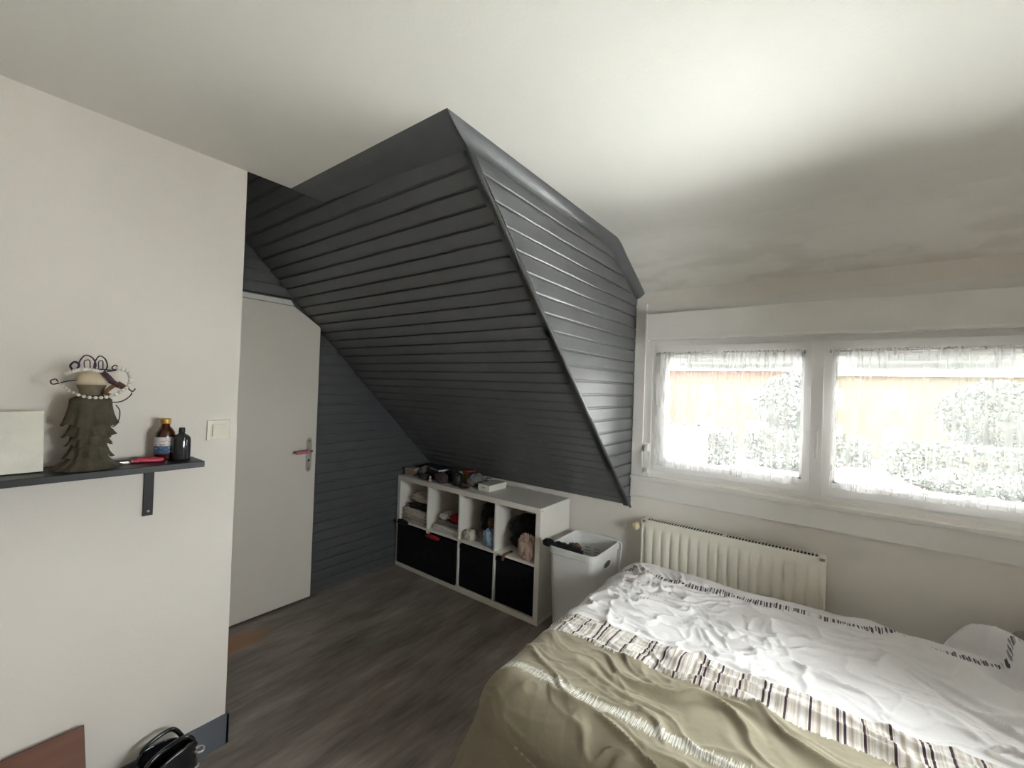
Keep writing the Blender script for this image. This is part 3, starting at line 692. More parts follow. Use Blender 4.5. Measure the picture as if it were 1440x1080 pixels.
bx('body', (-.10, .10, -.06, .06, 0, .058), mat('dark_brown_card', (.045, .035, .035), .7), t, bevel=.003); bx('lid', (-.103, .103, -.063, .063, .05, .0745), mat('dark_plum_card', (.06, .045, .05), .7), t, bevel=.003)
cloth_lump('beanie', 'purple-brown knitted beanie in front of the dark boxes', 'hat', (-2.50, 2.425, KT), (.12, .075, .085), cm('purple_brown_knit', (.085, .05, .055)), 33, .85, .2)
t = simple('perfume_bottle', 'tiny glass bottle with pale stopper among the clutter', 'bottle', (-2.60, 2.40, KT))
bm = NB(); lathe(bm, [(.013, 0), (.014, .004), (.014, .02), (.006, .026), (.006, .03)], 16); obj('body', bm, mat('rosy_glass', (.45, .30, .26), .15, coat=.5), t, smooth=True)
bm = NB(); lathe(bm, [(.007, .03), (.008, .033), (.008, .042), (.004, .046)], 14); obj('stopper', bm, mat('pale_stopper', (.7, .66, .6), .3), t, smooth=True)
cloth_lump('purse', 'black leather purse against the slope behind the grey pouch', 'purse', (-2.84, 2.645, KT), (.16, .09, .085), c_black, 36, .7, .12)
cloth_lump('glove', 'dark grey glove in front of the dark brown box', 'glove', (-2.70, 2.425, KT), (.13, .06, .045), cm('charcoal_knit', (.05, .05, .052)), 37, .8, .25)
t = simple('tin', 'mustard yellow tin with red lid edge behind the black pot', 'tin', (-2.365, 2.61, KT), .2)
bm = NB(); lathe(bm, [(.05, 0), (.052, .003), (.052, .085), (.05, .088)], 28); obj('body', bm, mat('mustard_enamel', (.34, .22, .05), .4), t, smooth=True)
bm = NB(); lathe(bm, [(.054, .086), (.054, .102), (.05, .104)], 28); obj('lid', bm, mat('dark_red_enamel', (.22, .03, .04), .4), t, smooth=True)
t = simple('pen_pot', 'black cylindrical pot on the shelf unit top', 'pot', (-2.365, 2.475, KT))
bm = NB(); lathe(bm, [(.038, 0), (.04, .003), (.04, .085), (.037, .087), (.036, .084), (.035, .006)], 28); obj('body', bm, M_blackm, t, smooth=True)
cloth_lump('handbag', 'black soft handbag lying between beanie and pot', 'handbag', (-2.468, 2.535, KT), (.08, .11, .10), c_black, 34, .75, .15)
cloth_lump('scarf', 'grey crumpled scarf right of the black pot', 'scarf', (-2.245, 2.545, KT), (.11, .12, .10), cm('mid_grey_knit', (.17, .165, .17)), 35, .85, .3)
t = simple('saucer', 'flat dark brown saucer in front of the grey scarf', 'saucer', (-2.245, 2.425, KT))
bm = NB(); lathe(bm, [(.02, 0), (.024, .001), (.042, .008), (.044, .010), (.042, .0105), (.022, .004), (.001, .0035)], 28); obj('dish', bm, mat('brown_glaze', (.10, .05, .04), .3), t, smooth=True)
t = simple('cream_jar', 'small white jar with clear lid behind the white box', 'jar', (-2.19, 2.66, KT))
bm = NB(); lathe(bm, [(.024, 0), (.026, .003), (.026, .03), (.022, .034)], 24); obj('body', bm, mat('jar_white', (.62, .62, .6), .3), t, smooth=True)
bm = NB(); lathe(bm, [(.027, .034), (.027, .05), (.024, .053)], 24); obj('lid', bm, mat('jar_lid_grey', (.35, .36, .36), .2), t, smooth=True)
t = simple('bottle_cap', 'tiny white cap beside the white box', 'cap', (-2.165, 2.53, KT))
bm = NB(); lathe(bm, [(.012, 0), (.012, .018), (.009, .021)], 18, wob=lambda k, a: .0006 * math.cos(12 * a)); obj('shell', bm, mat('cap_white', (.7, .68, .63), .4), t, smooth=True)
t = simple('white_box', 'flat white gadget box on the shelf unit top', 'box', (-2.085, 2.575, KT), -.02)
m_wb = mat('glossy_white_card', (.84, .81, .75), .35); bx('base', (-.056, .056, -.10, .10, 0, .012), m_wb, t, bevel=.001, seg=1); bx('lid', (-.058, .058, -.102, .102, .0125, .048), m_wb, t, bevel=.0015, seg=1)
bx('print', (-.022, .018, -.1026, -.1021, .022, .030), mat('grey_print', (.45, .43, .4), .5), t)

# ------------------------------------------------------------------ laundry basket
BX0, BX1, BY0, BY1, BH = -1.405, -1.075, 2.295, 2.69, .585
bc = ((BX0 + BX1) / 2, (BY0 + BY1) / 2); bk = thing('laundry_basket', 'white plastic laundry basket between shelf unit and bed', 'laundry basket', (*bc, 0))
M_bask = mat('white_basket_plastic', (.74, .74, .73), .4, noise=(8, .02))
def rrect(w, d, r, n=6):
    out = []
    for cx_, cy_, a0 in ((w - r, d - r, 0), (-w + r, d - r, PI / 2), (-w + r, -d + r, PI), (w - r, -d + r, 1.5 * PI)):
        for a in np.linspace(a0, a0 + PI / 2, n): out.append((cx_ + r * math.cos(a), cy_ + r * math.sin(a)))
    return out
bw, bd = (BX1 - BX0) / 2, (BY1 - BY0) / 2
def rings(bm, spec, cap_last=True, cap_first=True):
    R = [[bm.verts.new((p[0], p[1], z)) for p in rrect(w, d, r)] for (w, d, r, z) in spec]
    for A, B in zip(R, R[1:]):
        n = len(A)
        for i in range(n): bm.faces.new((A[i], A[(i + 1) % n], B[(i + 1) % n], B[i]))
    if cap_first: bm.faces.new(R[0][::-1])
    if cap_last: bm.faces.new(R[-1])
bm = NB()
rings(bm, [(bw * .78, bd * .8, .03, .0), (bw * .80, bd * .82, .035, .01), (bw * .96, bd * .965, .045, BH - .03), (bw * .94, bd * .945, .043, BH - .03), (bw * .785, bd * .80, .033, .016)])
obj('body', bm, M_bask, bk, smooth=False)
bm = NB(); rings(bm, [(bw * .955, bd * .96, .045, BH - .045), (bw * 1.0, bd * 1.0, .05, BH - .04), (bw * 1.0, bd * 1.0, .05, BH - .006), (bw * .985, bd * .99, .049, BH), (bw * .955, bd * .965, .046, BH), (bw * .935, bd * .945, .044, BH - .01), (bw * .935, bd * .942, .043, BH - .045)], False, False)
R_ = bm; obj('rim', bm, M_bask, bk, smooth=False)
# oval hand holes (solid oval in the dark of a hole's shade, with collar) in the side facing the bed and opposite, slots inside the back
def oval(name, x, dirx, m, rw, rh, dep):
    bm = NB(); prism(bm, [(rw * math.cos(a), BH - .095 + rh * math.sin(a)) for a in np.linspace(0, 2 * PI, 24, endpoint=False)], 'x', x, x + dep * dirx); return obj(name, bm, m, bk)
xs = bw * .962
oval('hand_hole_shade', xs - .008, 1, mat('hole_shade_grey', (.16, .16, .16), .7), .048, .021, .0072)  # dark grey stands in for the shade inside the hole
bm = NB(); tube(bm, [(xs - .002, .052 * math.cos(a), BH - .095 + .024 * math.sin(a)) for a in np.linspace(0, 2 * PI, 28, endpoint=False)], .0045, 8, closed=True); obj('hand_hole_rim', bm, M_bask, bk, smooth=True)
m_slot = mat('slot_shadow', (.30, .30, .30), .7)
for r in range(4):
    for c in range(3):
        x0_ = -.085 + c * .07; z_ = BH - .10 - r * .02
        bx('vent_slot', (x0_, x0_ + .038, bd * .925 - r * .0022 - .0015, bd * .925 - r * .0022 + .004, z_, z_ + .006), m_slot, bk)
bm = NB(); tube(bm, spline([(bw * .6, bd + .004, BH - .015), (bw * .98, bd + .004, BH - .02), (bw * 1.03, bd * .9, BH - .09), (bw * 1.0, bd * .86, BH - .2)], 6), .005, 8); obj('wire_handle', bm, M_bask, bk, smooth=True)
# black garment hung over the rim
g = cloth_lump('black_legging', 'black garment slung over the front rim of the laundry basket', 'garment', (bc[0] - .055, BY0 + .062, BH - .052), (.23, .105, .062), c_black, 40, .85, .25, -.05)
cloth_lump('laundry_shirt', 'dark brown shirt end rising inside the laundry basket', 'shirt', (bc[0] - .05, BY0 + .15, BH - .075), (.09, .07, .07), c_brown, 41, .8, .3)
cloth_lump('legging_end', 'black trouser leg end flopping off the basket corner', 'garment', (BX0 - .004, BY0 + .03, BH - .02), (.075, .06, .045), c_black, 42, .9, .3)

# ------------------------------------------------------------------ bed
XF, XH, YN, YF, ZT = -.985, 1.03, 1.10, 2.60, .50
bed = thing('bed', 'low double bed with mattress hidden under the duvet', 'bed', ((XF + XH) / 2, (YN + YF) / 2, 0))
b0 = Vector(((XF + XH) / 2, (YN + YF) / 2, 0)); hx, hy = (XH - XF) / 2 - .05, (YF - YN) / 2 - .05
bx('base', (-hx, hx, -hy, hy, .10, .28), mat('dark_brown_bed_base', (.06, .045, .035), .6), bed, bevel=.01)
bx('mattress', (-hx + .005, hx - .005, -hy + .005, hy - .005, .282, ZT - .02), mat('white_mattress_ticking', (.7, .68, .64), .8), bed, bevel=.04, seg=3)
for sx in (-1, 1):
    for s_ in (-1, 1): bm = NB(); lathe(bm, [(.022, 0), (.03, .10)], 14); o = obj('leg', bm, M_blackm, bed, smooth=True); o.location = (sx * (hx - .1), s_ * (hy - .1), 0)

def duvet_mat():
    m = bpy.data.materials.new('patterned_duvet_cotton'); m.use_nodes = True; nt = m.node_tree; b = nt.nodes['Principled BSDF']
    uvn = nt.nodes.new('ShaderNodeUVMap'); uvn.uv_map = 'UVMap'; sp = nt.nodes.new('ShaderNodeSeparateXYZ'); nt.links.new(uvn.outputs[0], sp.inputs[0]); U, V = sp.outputs[0], sp.outputs[1]
    # small wander of the printed bands
    def n1(src, scale, det=2, w=None):
        n = nt.nodes.new('ShaderNodeTexNoise'); n.noise_dimensions = '1D'; n.inputs['Scale'].default_value = scale; n.inputs['Detail'].default_value = det; nt.links.new(src, n.inputs['W']); return n.outputs[0]
    Vb = nmath(nt, 'SUBTRACT', V, nmath(nt, 'MULTIPLY', U, .045))
    def band(v, lo, hi, s=.004): return nmath(nt, 'MULTIPLY', sstep(nt, v, lo - s, lo + s), nmath(nt, 'SUBTRACT', 1.0, sstep(nt, v, hi - s, hi + s)))
    white = (.82, .80, .80); olive = (.295, .26, .185)
    col = nmix(nt, sstep(nt, Vb, 1.585, 1.590), olive, white)
    # stripes band: thin tan and cream lines across it
    lines = n1(U, 75, 3); rp = nt.nodes.new('ShaderNodeValToRGB'); nt.links.new(lines, rp.inputs[0]); e = rp.color_ramp.elements
    e[0].position = .34; e[0].color = (.40, .34, .29, 1); e[1].position = .62; e[1].color = (.76, .73, .71, 1); q_ = e.new(.44); q_.color = (.56, .50, .44, 1); q_ = e.new(.52); q_.color = (.69, .65, .60, 1)
    fr = nmath(nt, 'FRACT', nmath(nt, 'DIVIDE', nmath(nt, 'ADD', U, 3.0 + .04), .195))
    dk = None
    for c0_, w_ in ((.12, .017), (.45, .017), (.80, .017), (.885, .017)):
        d_ = nmath(nt, 'LESS_THAN', nmath(nt, 'ABSOLUTE', nmath(nt, 'SUBTRACT', fr, c0_)), w_); dk = d_ if dk is None else nmath(nt, 'MAXIMUM', dk, d_)
    scol = nmix(nt, dk, rp.outputs[0], (.055, .032, .045))
    edge = n1(U, 90, 1)
    lo_v = nmath(nt, 'ADD', Vb, nmath(nt, 'MULTIPLY', nmath(nt, 'SUBTRACT', edge, .5), .03))
    inb = nmath(nt, 'MULTIPLY', sstep(nt, lo_v, 1.568, 1.574), nmath(nt, 'SUBTRACT', 1.0, sstep(nt, Vb, 1.748, 1.752)))
    col = nmix(nt, inb, col, scol)
    # white stitched line on the olive side
    Vw = nmath(nt, 'SUBTRACT', V, nmath(nt, 'MULTIPLY', U, .06))
    comb = sstep(nt, n1(U, 230, 1), .42, .56)
    wob = nmath(nt, 'MULTIPLY', nmath(nt, 'SUBTRACT', n1(U, 190, 1), .5), .05)
    bw_ = band(nmath(nt, 'ADD', Vw, wob), 1.290, 1.325)
    col = nmix(nt, nmath(nt, 'MULTIPLY', bw_, nmath(nt, 'ADD', .18, nmath(nt, 'MULTIPLY', comb, .62))), col, (.80, .79, .75))
    # dark dashes on the white side
    Vd = nmath(nt, 'SUBTRACT', V, nmath(nt, 'MULTIPLY', U, .07))
    d1 = sstep(nt, n1(U, 130, 1), .47, .52); d2 = sstep(nt, n1(U, 9, 1), .28, .40)
    wob2 = nmath(nt, 'MULTIPLY', nmath(nt, 'SUBTRACT', n1(U, 80, 1), .5), .03)
    bd_ = band(nmath(nt, 'ADD', Vd, wob2), 2.375, 2.412, .002)
    col = nmix(nt, nmath(nt, 'MULTIPLY', bd_, nmath(nt, 'MULTIPLY', d1, d2)), col, (.10, .07, .08))
    nt.links.new(col, b.inputs['Base Color']); b.inputs['Roughness'].default_value = .85; b.inputs['Specular IOR Level'].default_value = .2; b.inputs['Sheen Weight'].default_value = .08
    tc = nt.nodes.new('ShaderNodeTexCoord'); n2 = nt.nodes.new('ShaderNodeTexNoise'); n2.inputs['Scale'].default_value = 55; n2.inputs['Detail'].default_value = 3; nt.links.new(tc.outputs['Object'], n2.inputs[0])
    bp = nt.nodes.new('ShaderNodeBump'); bp.inputs['Strength'].default_value = .12; bp.inputs['Distance'].default_value = .01; nt.links.new(n2.outputs[0], bp.inputs['Height']); nt.links.new(bp.outputs[0], b.inputs['Normal'])
    return m
def ridged(x, y, seed, p=3, oct=2):
    return np.clip(1 - np.abs(fbm(x, y, seed, oct)) * 2.6, 0, 1) ** p
def make_duvet():
    ns, nt_ = 430, 390
    s = np.linspace(XF - .50, XH, ns)[:, None] * np.ones((1, nt_)); t = np.ones((ns, 1)) * np.linspace(YN - .52, YF + .22, nt_)[None, :]
    R = .13
    x0, y0, y1 = XF + R, YN + R, YF - R
    dx = np.minimum(s - x0, 0); dy = np.where(t < y0, t - y0, np.where(t > y1, t - y1, 0.0))
    r = np.hypot(dx, dy); rs = np.maximum(r, 1e-6); ux, uy = dx / rs, dy / rs
    ang = np.clip(r / R, 0, PI / 2); over = np.maximum(r - R * PI / 2, 0)
    footness = np.abs(ux)
    flare = np.where(t > y1, .02, .10 + .26 * footness) * (1 - .88 * smooth(t, 1.55, 2.1))
    along = np.where(footness > .5, t, s)
    fold = np.sin(along * 17 + 2.2 * fbm(along * 3, along * 0 + 1, 50, 2)) * smooth(over, .02, .3) * np.where(t > y1, .004, .018) * (1 - .7 * smooth(t, 1.7, 2.15))
    outw = R * np.sin(ang) + over * flare + fold
    drop = R * (1 - np.cos(ang)) + over * np.sqrt(1 - np.minimum(flare, .6) ** 2)
    X = np.where(dx < 0, x0, s) + ux * outw; Y = np.clip(t, y0, y1) + uy * outw
    Z = ZT + .055 - drop
    # puffiness and wrinkles on the top
    top = 1 - smooth(r, 0, .26)
    Z = Z + top * (.020 * fbm(s * 2.2, t * 2.6, 61, 3) + .012)
    wx, wy = s + .10 * fbm(s * 4, t * 4, 71, 2), t + .10 * fbm(s * 4, t * 4, 72, 2)
    wm = smooth(t, 1.60, 1.85)                                        # white half: many crossing creases
    foot = 1 - smooth(s, -.55, .1)
    near = 1 - smooth(over, .0, .18)
    w1 = ridged(wx * 5.0 + wy * 3.0, wy * 6.0 - wx * 2.0, 81, 4) * .026 * (.5 + .5 * foot)
    w2 = ridged(wx * 3.0 + wy * 5, wy * 10 - wx * 3.0, 82, 4) * .020
    w3 = ridged(wx * 9 + wy * 6, wy * 12 - wx * 4, 83, 5) * .013 * (.4 + .6 * foot)
    w4 = ridged(wx * 8 - wy * 8, wy * 6 + wx * 9, 84, 5) * .012 * (.3 + .7 * foot)
    amp = (.30 + .70 * wm) * near * (.55 + .45 * smooth(fbm(s * 2.4, t * 2.4, 85, 2), -.3, .3)) * (1 - .70 * smooth(t, 2.34, 2.50)) * (.45 + .55 * smooth(s, XF + .02, XF + .2))
    Z = Z + amp * (w1 + w2 + w3 + w4)
    # long folds on the olive half, running along the bed
    om = (1 - wm) * near
    l1 = ridged(wx * 1.3 + wy * 1.2, wy * 8.5 + wx * 1.4, 91, 3) * .026
    l2 = ridged(wx * 2.4, wy * 17 + wx * 3.4, 92, 3) * .011
    Z = Z + om * (l1 + l2) * (.35 + .65 * smooth(s, -.95, -.2))
    # crumple just at the near top edge
    cr = np.exp(-((t - (YN + .06)) / .07) ** 2) * (1 - smooth(s, .1, .9)) * smooth(s, -.95, -.7)
    Z = Z + cr * ridged(wx * 9, wy * 9, 95, 3) * .022
    # turned-up mound by the pillow, with a steep left flank, running diagonally to the near right
    xb = np.interp(t.ravel(), [1.7, 2.0, 2.3, 2.45, 2.52, 2.58, 2.7], [.66, .61, .565, .535, .505, .42, .30]).reshape(t.shape)
    ac = s - xb + .012 * fbm(s * 9, t * 9, 96, 2)
    mound = smooth(ac, -.005, .065) * (1 - .62 * smooth(ac, .05, .17)) * smooth(t, 1.75, 2.35) * (1 - smooth(t, 2.55, 2.68))
    Z = Z + .135 * mound * (1 + .18 * fbm(s * 7, t * 7, 97, 3))
    X = X - .030 * smooth(ac, -.005, .05) * (1 - smooth(ac, .05, .11)) * mound
    # second softer fold leading up to it
    al2 = (t - 2.42) + .75 * (s - .22)
    Z = Z + .030 * np.exp(-(al2 / .055) ** 2) * smooth(s, .05, .25) * smooth(t, 1.95, 2.25) * (1 - smooth(t, 2.5, 2.6))
    Z = np.maximum(Z, .012 + .006 * fbm(s * 9, t * 9, 99, 2))
    Y = np.minimum(Y, 2.668 - .165 * smooth(s, .56, .66))
    hm = smooth(s, .54, .64)                                          # by the pillow the duvet ends on top of the mattress
    Z = np.where(t > y1, Z * (1 - hm) + np.maximum(Z, ZT - .005) * hm, Z)
    P = np.stack([X - b0.x, Y - b0.y, Z], -1); UV = np.stack([s, t], -1)
    o = link('duvet', grid_mesh('duvet', P, UV), duvet_mat(), smooth=True); o.location = b0
    return tag(o, 'rumpled duvet, white with a striped band and olive side, on the bed', 'duvet')
duvet = make_duvet()
pl = thing('pillow', 'taupe pillow at the far head end, half under the duvet', 'pillow', (.865, 2.606, ZT - .018), .0)
nu = 30; a = np.linspace(-1, 1, nu); A, B = np.meshgrid(a, a, indexing='ij')
hgt = .085 * ((1 - np.abs(A) ** 3.5) * (1 - np.abs(B) ** 3.5)) ** .5
sq = 1 - .05 * (np.abs(A) ** 2 * np.abs(B) ** 2)
for sgn_, nm in ((1, 'cover_top'), (-1, 'cover_underside')):
    P = np.stack([A * .27 * sq, B * .095 * sq, .098 + sgn_ * hgt * 1.14 + .008 * fbm(A * 3, B * 3, 5, 3) * (hgt > .01)], -1)
    link(nm, grid_mesh(nm, P), cm('taupe_pillowcase', (.30, .265, .23)), pl, smooth=True)

# ------------------------------------------------------------------ wall shelf and the things on it
SZ = 1.249; SX1 = -1.853; SY1 = .588
ws = thing('wall_shelf', 'black narrow shelf on brackets on the white wall', 'shelf', (XL, 0, SZ))
bx('board', (.001, SX1 - XL, -.75, SY1, -.022, 0), M_shelf, ws, bevel=.0015, seg=1)
for yb in (.47, -.45):
    bm = NB(); box(bm, .0005, .006, yb - .015, yb + .015, -.215, -.023, bevel=.001, seg=1); box(bm, .0005, .15, yb - .015, yb + .015, -.029, -.0225, bevel=.001, seg=1)
    br = obj('bracket', bm, M_blackm, ws)
    bm = NB(); lathe(bm, [(.006, 0), (.0055, .002), (.002, .0035)], 12); bmesh.ops.transform(bm, matrix=Matrix.Translation((.006, yb, -.198)) @ Matrix.Rotation(PI / 2, 4, 'Y'), verts=bm.verts); obj('screw', bm, M_metal, br, smooth=True)
S0 = SZ + .0005

# amber bottle
t = thing('syrup_bottle', 'amber glass medicine bottle with gold cap and blue label on the shelf', 'bottle', (-1.985, .500, S0))
pr = [(.028, 0), (.031, .002), (.0315, .006), (.0315, .088), (.029, .100), (.022, .113), (.0145, .121), (.0135, .126), (.0135, .132)]
bm = NB(); lathe(bm, pr, 36); obj('glass', bm, mat('amber_glass', (.055, .012, .004), .08, coat=.6), t, smooth=True)
bm = NB(); lathe(bm, [(.0155, .1325), (.0162, .134), (.0162, .149), (.0145, .151)], 30, wob=lambda k, a: .0004 * math.cos(a * 20)); obj('cap', bm, mat('gold_foil_cap', (.62, .40, .10), .35, metal=.8), t, smooth=True)
def label_mat():
    m = bpy.data.materials.new('white_blue_paper_label'); m.use_nodes = True; nt = m.node_tree; b = nt.nodes['Principled BSDF']
    tc = nt.nodes.new('ShaderNodeTexCoord'); sp = nt.nodes.new('ShaderNodeSeparateXYZ'); nt.links.new(tc.outputs['Object'], sp.inputs[0])
    n = nt.nodes.new('ShaderNodeTexNoise'); n.inputs['Scale'].default_value = 90; mp = nt.nodes.new('ShaderNodeMapping'); mp.inputs['Scale'].default_value = (1, 1, 3); nt.links.new(tc.outputs['Object'], mp.inputs[0]); nt.links.new(mp.outputs[0], n.inputs[0])
    c1 = nmix(nt, sstep(nt, n.outputs[0], .55, .62), (.70, .66, .68), (.42, .16, .18))
    c2 = nmix(nt, sstep(nt, n.outputs[0], .58, .66), (.06, .13, .26), (.45, .52, .62))
    nt.links.new(nmix(nt, sstep(nt, sp.outputs[2], .050, .054), c2, nmix(nt, sstep(nt, sp.outputs[2], .072, .075), c1, (.72, .70, .72))), b.inputs['Base Color']); b.inputs['Roughness'].default_value = .5
    return m
bm = NB(); lathe(bm, [(.0317, .022), (.0321, .0225), (.0321, .0835), (.0317, .084)], 36, cap=False); obj('label', bm, label_mat(), t, smooth=True)
# dark bottle
t = thing('glass_bottle', 'small black translucent bottle at the end of the shelf', 'bottle', (-1.945, .540, S0))
bm = NB(); lathe(bm, [(.026, 0), (.0285, .002), (.029, .006), (.029, .070), (.0275, .080), (.022, .089), (.012, .095), (.0095, .098), (.0095, .101)], 36); obj('glass', bm, mat('smoky_black_glass', (.030, .033, .038), .09, coat=.5), t, smooth=True)
bm = NB(); lathe(bm, [(.0098, .1012), (.0102, .103), (.0092, .116), (.008, .118)], 24); obj('stopper', bm, M_blackm, t, smooth=True)
# scissors
t = thing('scissors', 'scissors with pink handles lying on the shelf', 'scissors', (-1.945, .40, S0), 0)
mp_ = mat('pink_scissor_plastic', (.75, .08, .15), .4)
def ringpts(cx_, cy_, rx, ry, ang, z): return [(cx_ + rx * math.cos(a) * math.cos(ang) - ry * math.sin(a) * math.sin(ang), cy_ + rx * math.cos(a) * math.sin(ang) + ry * math.sin(a) * math.cos(ang), z) for a in np.linspace(0, 2 * PI, 26, endpoint=False)]
for cx_, an in ((-.018, 1.75), (.012, 1.45)):
    bm = NB(); tube(bm, ringpts(cx_ - .012, .052, .032, .015, an, .007), .0055, 8, closed=True)
    tube(bm, [(cx_ - .012 - .2 * (an - 1.6) * .1, .022, .007), (-.004, -.005, .006)], .005, 8); obj('handle', bm, mp_, t, smooth=True)
for k_, (p, q2) in enumerate((((.0, -.008), (.022, -.095)), ((-.004, -.008), (.004, -.098)))):
    a = Vector((*p, 0)); b = Vector((*q2, 0)); d_ = (b - a).normalized(); n_ = Vector((-d_.y, d_.x, 0)) * .0055
    bm = NB(); z_ = .003 + .003 * k_
    pts = [(a + n_)[:2], (a - n_)[:2], (b - n_ * .2)[:2], (b + n_ * .2)[:2]]
    prism(bm, pts, 'z', z_, z_ + .002); obj('blade', bm, M_metal, t)
bm = NB(); lathe(bm, [(.004, .0025), (.004, .009), (.002, .0105)], 12); obj('pivot', bm, M_metal, t, smooth=True)
# cream board leaning against wall
t = thing('canvas_board', 'blank cream canvas board leaning on the wall at the shelf end', 'canvas', (-1.945, .02, S0))
bm = NB(); box(bm, -.011, .011, -.19, .17, 0, .186, bevel=.002); bmesh.ops.transform(bm, matrix=Matrix.Rotation(-.16, 4, 'Y'), verts=bm.verts)
mn = min(v.co.z for v in bm.verts)
for v in bm.verts: v.co.z -= mn
obj('panel', bm, mat('cream_primed_canvas', (.82, .80, .71), .75, noise=(14, .05), bump=(220, .2)), t)

# jewellery figurine
fg = thing('jewellery_stand', 'ruffled dress-form jewellery stand with wire arms on the shelf', 'jewellery stand', (-1.955, .292, S0))
m_skirt = mat('olive_taupe_ruffle_fabric', (.10, .086, .06), .85, spec=.2, noise=(25, .25), bump=(160, .2))
tiers = [(.224, .051, .141, .066), (.150, .047, .104, .061), (.112, .043, .076, .053), (.084, .042, .036, .057), (.045, .046, .0005, .086)]
for i, (zt_, rt, zb_, rb_) in enumerate(tiers):
    prf = []
    for u in np.linspace(0, 1, 9): prf.append((rt + (rb_ - rt) * u ** 2.1, zt_ + (zb_ - zt_) * u))
    if i == 0: prf = [(.028, .238), (.040, .232)] + prf
    n_w = 9 + i
    bm = NB(); L_ = len(prf)
    lathe(bm, prf, 72, wob=lambda k, a, L_=L_, n_w=n_w, i=i: .005 * (k / (L_ - 1)) ** 1.5 * (math.sin(n_w * a + i) + .5 * math.sin(2 * n_w * a + 1.3 * i)), cap=False)
    if i < 4:
        for v in bm.verts: v.co.z += .005 * math.sin(n_w * math.atan2(v.co.y, v.co.x) * .5 + i) * (v.co.z < zb_ + .02)
    obj('skirt_tier', bm, m_skirt, fg, smooth=True)
bm = NB(); lathe(bm, [(.084, .0), (.03, .004), (.028, .2)], 24); obj('core', bm, m_skirt, fg)
bm = NB(); lathe(bm, [(.030, .224), (.0275, .236), (.027, .25), (.030, .262), (.0335, .272)], 32, wob=lambda k, a: .0); bmesh.ops.scale(bm, vec=(.78, 1.1, 1), verts=bm.verts); obj('corset', bm, mat('taupe_corset_fabric', (.19, .155, .105), .7, noise=(60, .15)), fg, smooth=True)
bm = NB(); lathe(bm, [(.0337, .272), (.0365, .282), (.0355, .293), (.031, .303), (.024, .311), (.013, .317), (.010, .325)], 32); bmesh.ops.scale(bm, vec=(.78, 1.1, 1), verts=bm.verts); obj('bust', bm, mat('cream_jersey', (.62, .53, .38), .6, noise=(20, .08)), fg, smooth=True)
bm = NB(); tube(bm, spline([(.016, -.032, .226), (.024, -.02, .230), (.026, 0, .232), (.022, .02, .230)], 5), .006, 8); obj('waist_bow', bm, m_skirt, fg, smooth=True)
m_wire = mat('dark_bronze_wire', (.05, .04, .045), .4, metal=.6)
def wire(pts, r=.0018, name='wire', m=None): bm = NB(); tube(bm, spline(pts, 7), r, 6); return obj(name, bm, m or m_wire, fg, smooth=True)
wire([(0, -.03, .285), (.01, -.055, .283), (.012, -.075, .276), (.012, -.09, .272), (.012, -.094, .282), (.012, -.084, .288), (.012, -.078, .280)], .002, 'wire_arm')
wire([(0, .03, .285), (.012, .05, .276), (.014, .07, .262), (.014, .085, .265), (.014, .10, .252), (.014, .108, .262)], .002, 'wire_arm')
wire([(.005, .02, .20), (.01, .045, .212), (.01, .075, .218), (.01, .095, .235), (.01, .10, .248)], .0018, 'wire_arm')
wire([(.005, .045, .205), (.01, .05, .18), (.012, .045, .15), (.012, .055, .132), (.012, .068, .15), (.012, .07, .185), (.01, .06, .205)], .0016, 'wire_hook')
wire([(0, -.025, .305), (.01, -.035, .29), (.01, -.03, .272)], .002, 'wire_strap')
# upright wire crown
m_pw = mat('dark_purple_wire', (.035, .015, .045), .4, metal=.4)
for y0_, w_ in ((-.012, .02), (.02, .016)):
    wire([(0, y0_ - w_, .315), (0, y0_ - w_ * .95, .345), (0, y0_ - w_ * .3, .368), (0, y0_ + w_ * .6, .360), (0, y0_ + w_, .335), (0, y0_ + w_ * .5, .315)], .002, 'crown_wire', m_pw)
    wire([(.004, y0_ - w_ * .3, .32), (.004, y0_ - w_ * .4, .348), (.004, y0_ + w_ * .2, .352), (.004, y0_ + w_ * .3, .325)], .0015, 'crown_wire', m_pw)
wire([(.0, -.045, .318), (.004, -.052, .332), (.004, -.042, .345), (.004, -.032, .336), (.004, -.038, .322), (.004, -.055, .312)], .003, 'crown_curl', m_pw)
wire([(.0, .035, .318), (.004, .052, .322), (.004, .062, .332), (.004, .055, .34), (.004, .047, .33), (.004, .058, .322)], .002, 'crown_curl', m_pw)
wire([(0, -.055, .308), (.008, -.02, .322), (.008, .02, .324), (.004, .055, .322)], .0022, 'shoulder_wire')
# pearl necklace hanging on it
nk = thing('pearl_necklace', 'white pearl necklace looped around the jewellery stand', 'necklace', (-1.955, .292, S0 + .26))
lp = spline([(.03, -.078, .020), (.040, -.055, -.008), (.044, -.02, -.026), (.046, .02, -.028), (.042, .055, -.016), (.03, .085, .010), (.014, .094, .038), (.010, .085, .062), (.010, .062, .070)], 12)
acc = 0; last = lp[0]; bm = NB(); tube(bm, lp, .0008, 5); obj('string', bm, M_white, nk)
bm = NB(); m_pearl = mat('pearl', (.80, .75, .70), .18, coat=.5); cnt = 0; step = .0105
me_p = None
for p in lp:
    acc += (p - last).length; last = p
    if acc >= step:
        acc = 0; rr = .0045 + .0025 * min(1, cnt / 18)
        if me_p is None:
            sphere(bm, (0, 0, 0), 1.0, 12, 8); o = obj('pearl', bm, m_pearl, nk, smooth=True); me_p = o.data
        else:
            o = bpy.data.objects.new('pearl', me_p); COL.objects.link(o); o.parent = nk
        o.location = p; o.scale = (rr, rr, rr); cnt += 1
